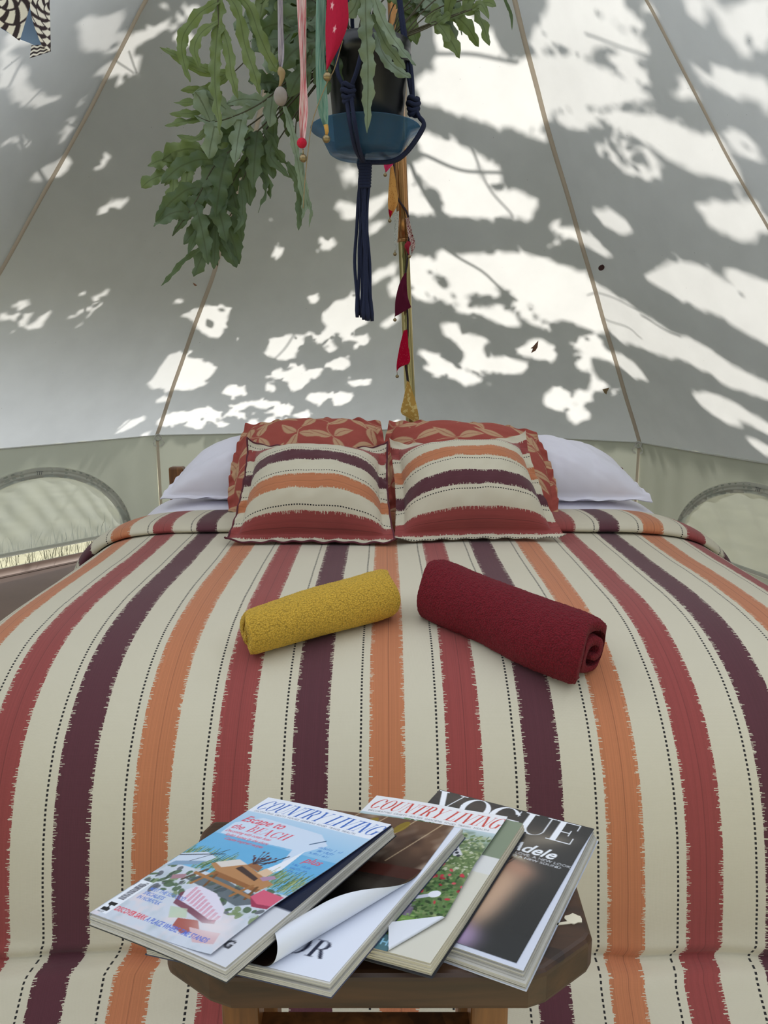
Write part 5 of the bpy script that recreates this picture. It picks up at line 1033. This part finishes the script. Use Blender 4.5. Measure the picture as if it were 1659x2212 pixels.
v, f = lathe([(0, zc-.047), (.085, zc-.048), (.093, zc-.043), (.117, zc+.002), (.139, zc+.012), (.140, zc+.014), (.116, zc+.005), (.090, zc-.040), (0, zc-.044)], (PCX, YF, 0), 56); tag(mesh_obj('plant_saucer', v, f, M_SAUCER), 'translucent blue plastic saucer under the hanging fern pot', 'saucer')
hang = thing('macrame_hanger', 'navy cotton macrame hanger with a long tassel holding the fern pot', 'plant hanger', (PCX, YF, zc-.06))
top_pt = at(815, -420, YF+.02)
def cord(px, name='cord', r=.0052, n=40, off=0.0):
    P = catmull([np.array(q) for q in px], n); P = P+np.array([off, 0, 0]); v, f = tube(P, r, 7); return mesh_obj(name, v, f, M_NAVY, hang)
kn = [np.array(at(752, 198, YF-.118)), np.array(at(893, 226, YF-.02)), np.array(at(775, 200, YF+.13))]
und = np.array([PCX-.005, YF, zc-.066])
for i, k in enumerate(kn):
    o_ = np.array([k[0]-PCX, k[1]-YF, 0]); od = unit(o_)
    rim = np.array([PCX, YF, zc+.010])+od*.146; bot = np.array([PCX, YF, zc-.055])+od*.085
    if i == 0: rim = np.array(at(762, 270, YF-.139)); bot = np.array(at(772, 318, YF-.095))
    for sgn in (-1, 1):
        sdv = np.cross(od, [0, 0, 1])*sgn*.006
        cord([k+sdv, (k+rim)/2+sdv+od*.002, rim+sdv, bot+sdv*.8-np.array([0, 0, .004]), und+sdv*.3])
        # the cords part above the knot and run to the ring at the top
        sp = np.cross(od, [0, 0, 1])*sgn
        m1 = k+np.array([0, 0, .06])+sp*(.028 if i == 0 else .008); 
        m2 = k*.72+top_pt*.28+sp*.03-od*.01; m2[2] = k[2]+.20
        if i == 1: m1 = np.array(at(884+sgn*4, 150, YF-.02)); m2 = np.array(at(868+sgn*2, 40, YF-.01))
        cord([k+sdv*.5, m1, m2, m2*.5+top_pt*.5, top_pt])
    for j, (dz, rr_) in enumerate(((.012, .0115), (0, .014), (-.012, .012), (-.021, .0095))):
        a = np.linspace(0, 2*math.pi, 18); P = k+np.array([0, 0, dz])+np.stack([np.cos(a)*rr_, np.sin(a)*rr_*.8, .004*np.sin(a*2+j)], -1); v, f = tube(P, .0058, 7, False); mesh_obj('knot', v, f, M_NAVY, hang)
gat = np.array(at(789, 350, YF)); wend = np.array(at(788, 402, YF))
for j in range(9):
    t = j/8; c_ = gat*(1-t)+wend*t; a = np.linspace(0, 2*math.pi, 20); rr_ = .0135-.0015*t; P = c_+np.stack([np.cos(a)*rr_, np.sin(a)*rr_, .003*np.sin(a)], -1); v, f = tube(P, .0048, 7, False); mesh_obj('wrap', v, f, M_NAVY, hang)
rs = random.Random(5)
for j in range(14):
    a = j*2.4; rr_ = .004+.0085*((j % 5)/4); e = np.array(at(787+rs.uniform(-17, 17), 690+rs.uniform(-9, 6), YF))+np.array([0, rs.uniform(-.015, .015), 0]); s0 = wend+np.array([math.cos(a)*rr_, math.sin(a)*rr_, .01]); m_ = (s0*.5+e*.5)+np.array([rs.uniform(-.006, .006)-.004, rs.uniform(-.008, .008), 0])
    P = catmull([gat+np.array([math.cos(a)*.006, math.sin(a)*.006, -.01]), s0, m_, e], 30); P = P+np.array([1, .5, 0])*(.0012*np.sin(np.linspace(0, 20, 30)+j))[:, None]; v, f = tube(P, np.r_[np.full(27, .0046), .0062, .0068, .005], 6); mesh_obj('tassel_cord', v, f, M_NAVY, hang)
v, f = tube(catmull([top_pt, top_pt+np.array([.0, .3, .55]), APEX+np.array([0, 0, -.12])], 14), .004, 6); mesh_obj('suspension_cord', v, f, M_NAVY, hang)

def leafmat(name, a, b, t=.35):
    g = G(name); n = noise_n(g, 14.0, 4); c = g.mix(g.math('MULTIPLY_ADD', n, 2.2, -.6), tuple(lin(a)), tuple(lin(b)))
    ru, rv = g.uv(); rib = g.math('LESS_THAN', g.math('ABSOLUTE', g.math('SUBTRACT', ru, .5)), .045); c = g.mix(g.math('MULTIPLY', rib, .5), c, tuple(lin((52, 54, 30))))
    tcol = g.mix(n, tuple(lin((104, 134, 56))), tuple(lin((132, 152, 72))))
    d = g.bsdf(c, .5, g.bump(noise_n(g, 60.0), .25, .002), **{'Specular IOR Level': .35}); tr = g.n('BsdfTranslucent', {'Color': tcol}); s = g.n('MixShader', {0: t}); g.t.links.new(d, s.inputs[1]); g.t.links.new(tr.outputs[0], s.inputs[2]); return g.done(s.outputs[0])
LM = [leafmat('frond_green', (88, 104, 60), (116, 130, 82), .26), leafmat('frond_dark', (62, 80, 54), (90, 106, 74), .18), leafmat('frond_glaucous', (108, 124, 102), (144, 158, 134), .18), leafmat('frond_olive', (94, 110, 62), (116, 130, 80), .2)]  # leaf greens; the last is the olive of the hand-shaped frond
M_STEM = plain('frond_stem', (66, 62, 40), .6, .2); M_RIB = plain('midrib', (70, 82, 46), .6)
def lobe_mesh(P, wmax, seed, tip=1.0, wavy=.22, face=(0, -1, .15)):
    """a strap-like lobe along P (world polyline) with wavy edges, folded slightly on its midrib"""
    n = max(10, int(np.linalg.norm(np.diff(P, axis=0), axis=1).sum()/.006)); C = catmull(P, n); t = np.linspace(0, 1, n); rs = np.random.default_rng(seed)
    T = np.gradient(C, axis=0); T /= np.linalg.norm(T, axis=1)[:, None]+1e-9; fc = np.array(face, float)+rs.normal(0, .28, 3)
    tw = np.linspace(0, rs.normal(0, .5), n); S = np.cross(T, fc); S /= np.linalg.norm(S, axis=1)[:, None]+1e-9; N = np.cross(S, T)
    S2 = S*np.cos(tw)[:, None]+N*np.sin(tw)[:, None]; N2 = np.cross(S2, T)
    prof = np.interp(t, [0, .06, .25, .55, .8, .93, 1], [.45, .62, .9, 1.0, .82*tip, .42*tip, .03])
    L = (n-1)*.006; ph = rs.uniform(0, 6.28, 4); k = L/.035*2*math.pi
    wl = wmax*prof*(1+wavy*np.sin(k*t*.8+ph[0])+.10*np.sin(k*t*2.1+ph[2])); wr_ = wmax*prof*(1+wavy*np.sin(k*t*.8+ph[1])+.10*np.sin(k*t*2.3+ph[3]))
    ez = wmax*.35*np.sin(k*t*.9+ph[2])*prof; ez2 = wmax*.35*np.sin(k*t*.9+ph[3])*prof
    rows = [C-S2*wl[:, None]+N2*ez[:, None], C-S2*(wl*.5)[:, None]+N2*(ez*.25+wmax*.10)[:, None], C, C+S2*(wr_*.5)[:, None]+N2*(ez2*.25+wmax*.10)[:, None], C+S2*wr_[:, None]+N2*ez2[:, None]]
    uv = np.stack(np.meshgrid(np.linspace(0, 1, 5), t, indexing='ij'), -1).reshape(-1, 2)
    return np.stack(rows, 0).reshape(-1, 3), [tuple(q) for q in grid_faces(5, n)], uv
def px3(pts): return np.array([at(x, y, yy) for x, y, yy in pts])
def frond(stem, lobes, mat, seed, label=None):
    """stem: [(px,py,depth)], lobes: [(polyline, half width in m)]"""
    parts = [lobe_mesh(px3(l), w_, seed*31+i) for i, (l, w_) in enumerate(lobes)]
    v, f, uv = join(parts); o = mesh_obj('frond', v, f, mat, fern, uv)
    if label: o['label'] = label
    sp = px3(stem); L = catmull(sp, 24); v, f = tube(L, np.linspace(.0026, .0013, 24), 6); mesh_obj('stem', v, f, M_STEM, o)
    return o
def pinnate(stem, mat, seed, n=6, length=.09, width=.011, t0=.35, spread=1.0, droop=.4, tipL=None):
    n = max(3, int(n*.62)); width *= 1.5; length *= 1.45
    """a frond generated along its stem: opposite wavy lobes, longest in the middle, hanging a little"""
    C = catmull(px3(stem), 60); T = np.gradient(C, axis=0); T /= np.linalg.norm(T, axis=1)[:, None]; rs = np.random.default_rng(seed)
    parts = [lobe_mesh(C[int(t0*60):], width*.95, seed, .7)]
    for i in range(n):
        for sg in (-1, 1):
            t = t0+(.94-t0)*(i+.5*(sg > 0)*.7)/n; q = int(min(t, .98)*59); L = length*np.interp((t-t0)/(1-t0), [0, .3, .7, 1], [.75, 1, .8, .5])*rs.uniform(.8, 1.2)
            S = unit(np.cross(T[q], [0, -1, .1]))*sg; dirv = unit(S*spread+T[q]*.75+rs.normal(0, .15, 3)+np.array([0, -.1, 0])); p0 = C[q]
            P = np.array([p0, p0+dirv*L*.35, p0+dirv*L*.7+np.array([0, 0, -droop*L*.22]), p0+dirv*L+np.array([0, 0, -droop*L*.6])])
            parts.append(lobe_mesh(P, width*rs.uniform(.85, 1.15), seed*17+i*2+(sg > 0)))
    v, f, uv = join(parts); o = mesh_obj('frond', v, f, mat, fern, uv)
    v, f = tube(C, np.linspace(.0026, .001, 60), 6); mesh_obj('stem', v, f, M_STEM, o); return o
y0 = YF
# big hand-shaped frond at the upper left
frond([(760, 90, y0), (700, -90, y0-.08), (560, -110, y0-.14), (478, -30, y0-.16), (472, 60, y0-.16)],
      [([(478, -40, 1.94), (470, 60, 1.94), (464, 170, 1.93), (476, 292, 1.92)], .0165), ([(476, 0, 1.94), (430, 30, 1.93), (395, 80, 1.92), (396, 130, 1.92), (411, 178, 1.92)], .0125),
       ([(472, 45, 1.94), (436, 70, 1.93), (420, 105, 1.92), (432, 150, 1.92)], .011), ([(476, 50, 1.94), (492, 100, 1.93), (500, 160, 1.92), (514, 214, 1.92)], .012),
       ([(480, -20, 1.94), (512, 20, 1.93), (530, 100, 1.93), (550, 160, 1.92), (562, 205, 1.92)], .0135), ([(484, -30, 1.94), (535, 10, 1.94), (562, 80, 1.93), (590, 140, 1.93), (604, 152, 1.93)], .0135)], LM[3], 1)
frond([(760, 90, y0), (620, 60, y0-.04), (500, 160, y0-.05)], [([(500, 160, 2.04), (450, 150, 2.03), (400, 128, 2.02), (345, 102, 2.01)], .010), ([(490, 165, 2.04), (430, 155, 2.03), (375, 120, 2.02), (360, 102, 2.02)], .007), ([(500, 160, 2.04), (450, 190, 2.03), (392, 195, 2.02)], .009)], LM[0], 2)
# silvery frond in the middle of the left mass
pinnate([(740, 100, y0), (640, 160, y0-.04), (560, 225, y0-.08), (470, 262, y0-.10), (420, 250, y0-.11)], LM[2], 3, 6, .075, .0125, .42)
frond([(740, 105, y0), (600, 200, y0-.05), (470, 235, y0-.06)], [([(460, 215, 2.02), (420, 220, 2.0), (375, 222, 2.0)], .009), ([(460, 235, 2.02), (410, 245, 2.0), (366, 246, 2.0)], .010), ([(455, 255, 2.02), (400, 262, 2.0), (356, 272, 2.0)], .010), ([(460, 270, 2.02), (420, 300, 2.0), (382, 292, 2.0)], .009), ([(480, 200, 2.02), (430, 195, 2.0), (390, 195, 2.0)], .009)], LM[0], 4)
pinnate([(745, 110, y0), (650, 180, y0-.03), (560, 280, y0-.06), (470, 350, y0-.08), (420, 440, y0-.09), (372, 510, y0-.09)], LM[1], 5, 8, .085, .0145, .42, .9, .7)
pinnate([(745, 110, y0+.02), (640, 200, y0-.01), (560, 300, y0-.03), (500, 400, y0-.04), (462, 500, y0-.05), (470, 575, y0-.05)], LM[1], 6, 9, .078, .0135, .40, .9, .75)
pinnate([(745, 112, y0+.03), (640, 190, y0), (540, 270, y0), (440, 330, y0), (375, 372, y0), (356, 402, y0)], LM[0], 7, 7, .075, .0145, .42, 1.0, .6)
frond([(740, 115, y0), (640, 210, y0-.03), (560, 310, y0-.05), (520, 400, y0-.05)], [([(590, 240, 2.05), (590, 300, 2.04), (585, 340, 2.03), (626, 384, 2.02)], .0135), ([(570, 280, 2.05), (600, 330, 2.03), (620, 355, 2.03)], .0125), ([(545, 350, 2.05), (575, 400, 2.03), (558, 460, 2.02)], .0095), ([(550, 340, 2.05), (580, 395, 2.03), (584, 430, 2.02)], .010), ([(520, 390, 2.05), (524, 450, 2.03), (520, 492, 2.02)], .0105), ([(500, 400, 2.05), (470, 460, 2.03), (440, 475, 2.02)], .0115), ([(620, 350, 2.03), (648, 410, 2.02), (645, 498, 2.0)], .0125)], LM[1], 8)
frond([(745, 115, y0), (650, 230, y0-.02), (462, 520, y0-.05)], [([(470, 480, 2.03), (440, 530, 2.02), (400, 560, 2.02), (368, 596, 2.01), (348, 618, 2.0)], .0062), ([(465, 490, 2.03), (464, 540, 2.02), (462, 582, 2.01)], .0125), ([(475, 500, 2.03), (490, 535, 2.02), (502, 562, 2.01)], .0055), ([(480, 440, 2.03), (520, 470, 2.02), (505, 505, 2.01)], .0085), ([(455, 470, 2.03), (430, 495, 2.02), (405, 552, 2.01)], .0105)], LM[1], 9)
frond([(740, 110, y0), (650, 230, y0-.01), (637, 320, y0-.03)], [([(625, 270, 2.02), (640, 330, 2.0), (648, 380, 2.0), (658, 440, 2.0), (652, 475, 2.0)], .0085), ([(650, 330, 2.02), (660, 400, 2.0), (668, 440, 2.0), (672, 460, 2.0), (667, 492, 2.0)], .0048), ([(615, 230, 2.02), (632, 290, 2.0), (642, 350, 2.0)], .009)], LM[2], 10)
# leaves filling the crown
for i, (st, mi, nn, LL, ww) in enumerate([
    ([(745, 95, y0+.02), (690, 40, y0-.02), (640, 60, y0-.05), (590, 120, y0-.07)], 1, 4, .07, .017), ([(750, 95, y0+.04), (700, 20, y0+.04), (620, -20, y0+.02), (560, 10, y0)], 1, 5, .08, .016),
    ([(755, 95, y0-.03), (720, 30, y0-.07), (680, 90, y0-.10), (660, 200, y0-.11)], 1, 5, .06, .014), ([(750, 95, y0+.06), (700, -20, y0+.08), (610, 30, y0+.08), (540, 90, y0+.08)], 2, 5, .08, .015),
    ([(770, 95, y0+.05), (780, 10, y0+.06), (740, -40, y0+.06), (690, -20, y0+.06)], 0, 4, .08, .017), ([(800, 90, y0+.05), (820, 10, y0+.08), (860, -10, y0+.08), (905, 30, y0+.08)], 0, 4, .07, .014),
    ([(830, 95, y0+.05), (880, 40, y0+.06), (940, 10, y0+.07), (985, 5, y0+.08)], 2, 4, .065, .012), ([(820, 95, y0), (900, 62, y0), (980, 32, y0), (1066, 2, y0)], 0, 5, .06, .0105),
    ([(835, 92, y0+.03), (870, 20, y0+.05), (930, -25, y0+.05), (1010, -20, y0+.05)], 2, 6, .07, .013), ([(790, 92, y0+.07), (800, -30, y0+.1), (850, -70, y0+.1), (920, -40, y0+.1)], 1, 5, .09, .015),
    ([(760, 92, y0+.06), (720, -60, y0+.05), (620, -80, y0+.02), (520, -40, y0)], 0, 6, .09, .015), ([(745, 100, y0), (660, 150, y0+.02), (610, 190, y0+.03), (570, 200, y0+.03)], 1, 4, .06, .014)]):
    pinnate(st, LM[mi], 20+i, nn, LL, ww, .45, 1.0, .7)
# strap leaves falling in front of the pot
frond([(790, 92, y0), (785, -60, y0-.14), (788, -30, y0-.17)], [([(790, -60, 1.90), (790, 40, 1.90), (795, 150, 1.91), (793, 288, 1.92)], .0165), ([(796, -50, 1.90), (825, 40, 1.90), (862, 100, 1.91), (898, 142, 1.92)], .0145), ([(806, 30, 1.92), (830, 90, 1.93), (856, 125, 1.94), (876, 150, 1.95)], .011), ([(812, 70, 1.97), (830, 120, 1.97), (858, 150, 1.97), (888, 168, 1.97)], .018), ([(778, -50, 1.91), (768, 10, 1.91), (744, 40, 1.92)], .014)], LM[2], 50)
frond([(840, 92, y0), (900, 70, y0-.02), (945, 50, y0-.02)], [([(945, 50, 2.08), (958, 40, 2.07), (975, 30, 2.06)], .012), ([(945, 50, 2.08), (960, 70, 2.07), (972, 92, 2.06)], .011)], LM[0], 51)
frond([(840, 90, y0), (940, 50, y0), (1020, 20, y0-.02)], [([(1020, 20, 2.08), (1040, 10, 2.07), (1056, 42, 2.06)], .010), ([(1020, 20, 2.08), (1050, 5, 2.07), (1072, 14, 2.06)], .010)], LM[0], 53)
frond([(840, 90, y0), (980, -60, y0), (1085, -20, y0)], [([(1085, -20, 2.1), (1098, 18, 2.1), (1104, 30, 2.1), (1106, 66, 2.1)], .004)], LM[1], 52)
for i in range(16):
    a = RNG.uniform(0, 6.28); p0 = np.array([PCX+.006+math.cos(a)*.05, YF+math.sin(a)*.05, ztop-.02]); e = p0+np.array([math.cos(a)*.12+(-.06 if i % 2 else .09), math.sin(a)*.08, .10+RNG.uniform(0, .08)])
    v, f = tube(catmull([p0, (p0+e)/2+np.array([0, 0, .03]), e], 12), .0016, 5); mesh_obj('stem', v, f, M_STEM, fern)

# ------------------------------------------------------------------ dead leaves caught on the canvas
def stuck(label, p, size, rgb, pts, rot=0.0):
    p = np.array(p, float); nin = inward(p); ax = unit(np.cross(nin, [0, 0, 1])); up = np.cross(ax, nin)
    if up[2] < 0: up = -up
    q = p+nin*.012; ca, sa = math.cos(rot), math.sin(rot); n = len(pts)
    P = [q+size*((x*ca-y*sa)*ax+(x*sa+y*ca)*up)+nin*.002*math.sin(x*5+y*3) for x, y in pts]
    V = P+[x+nin*.0016 for x in P]; F = [tuple(range(n)), tuple(range(n, 2*n))[::-1]]+[(i, (i+1) % n, n+(i+1) % n, n+i) for i in range(n)]
    tag(mesh_obj('dead_leaf', V, F, plain('dead_leaf_'+label.split()[1], rgb, .8, .3, 60), smooth=False), label, 'leaf')
stuck('small brown torn dead leaf stuck to the canvas at the right', (.912, 4.730, 1.256), .045, (140, 104, 84), [(-.6, .9), (-.1, .4), (.2, .1), (.6, -.2), (.3, -.25), (.65, -.9), (0, -.6), (-.35, -.1)])
stuck('tiny dark oval spot of a leaf on the canvas by the right seam', (1.157, 4.237, 1.653), .022, (64, 30, 30), [(math.cos(a), math.sin(a)*.65) for a in np.linspace(0, 5.7, 11)], -.4)
stuck('tiny orange brown leaf fragment stuck to the canvas at the left', (-1.034, 4.332, 1.578), .016, (132, 92, 66), [(-1, -.3), (-.2, .1), (.9, .6), (.4, -.2), (-.3, -.6)])
stuck('small tan curled leaf on the canvas near the right eave', (1.359, 4.733, .994), .028, (150, 130, 96), [(-.8, .8), (.3, .5), (.9, .3), (.5, -.5), (.2, -.9), (-.2, -.1)])
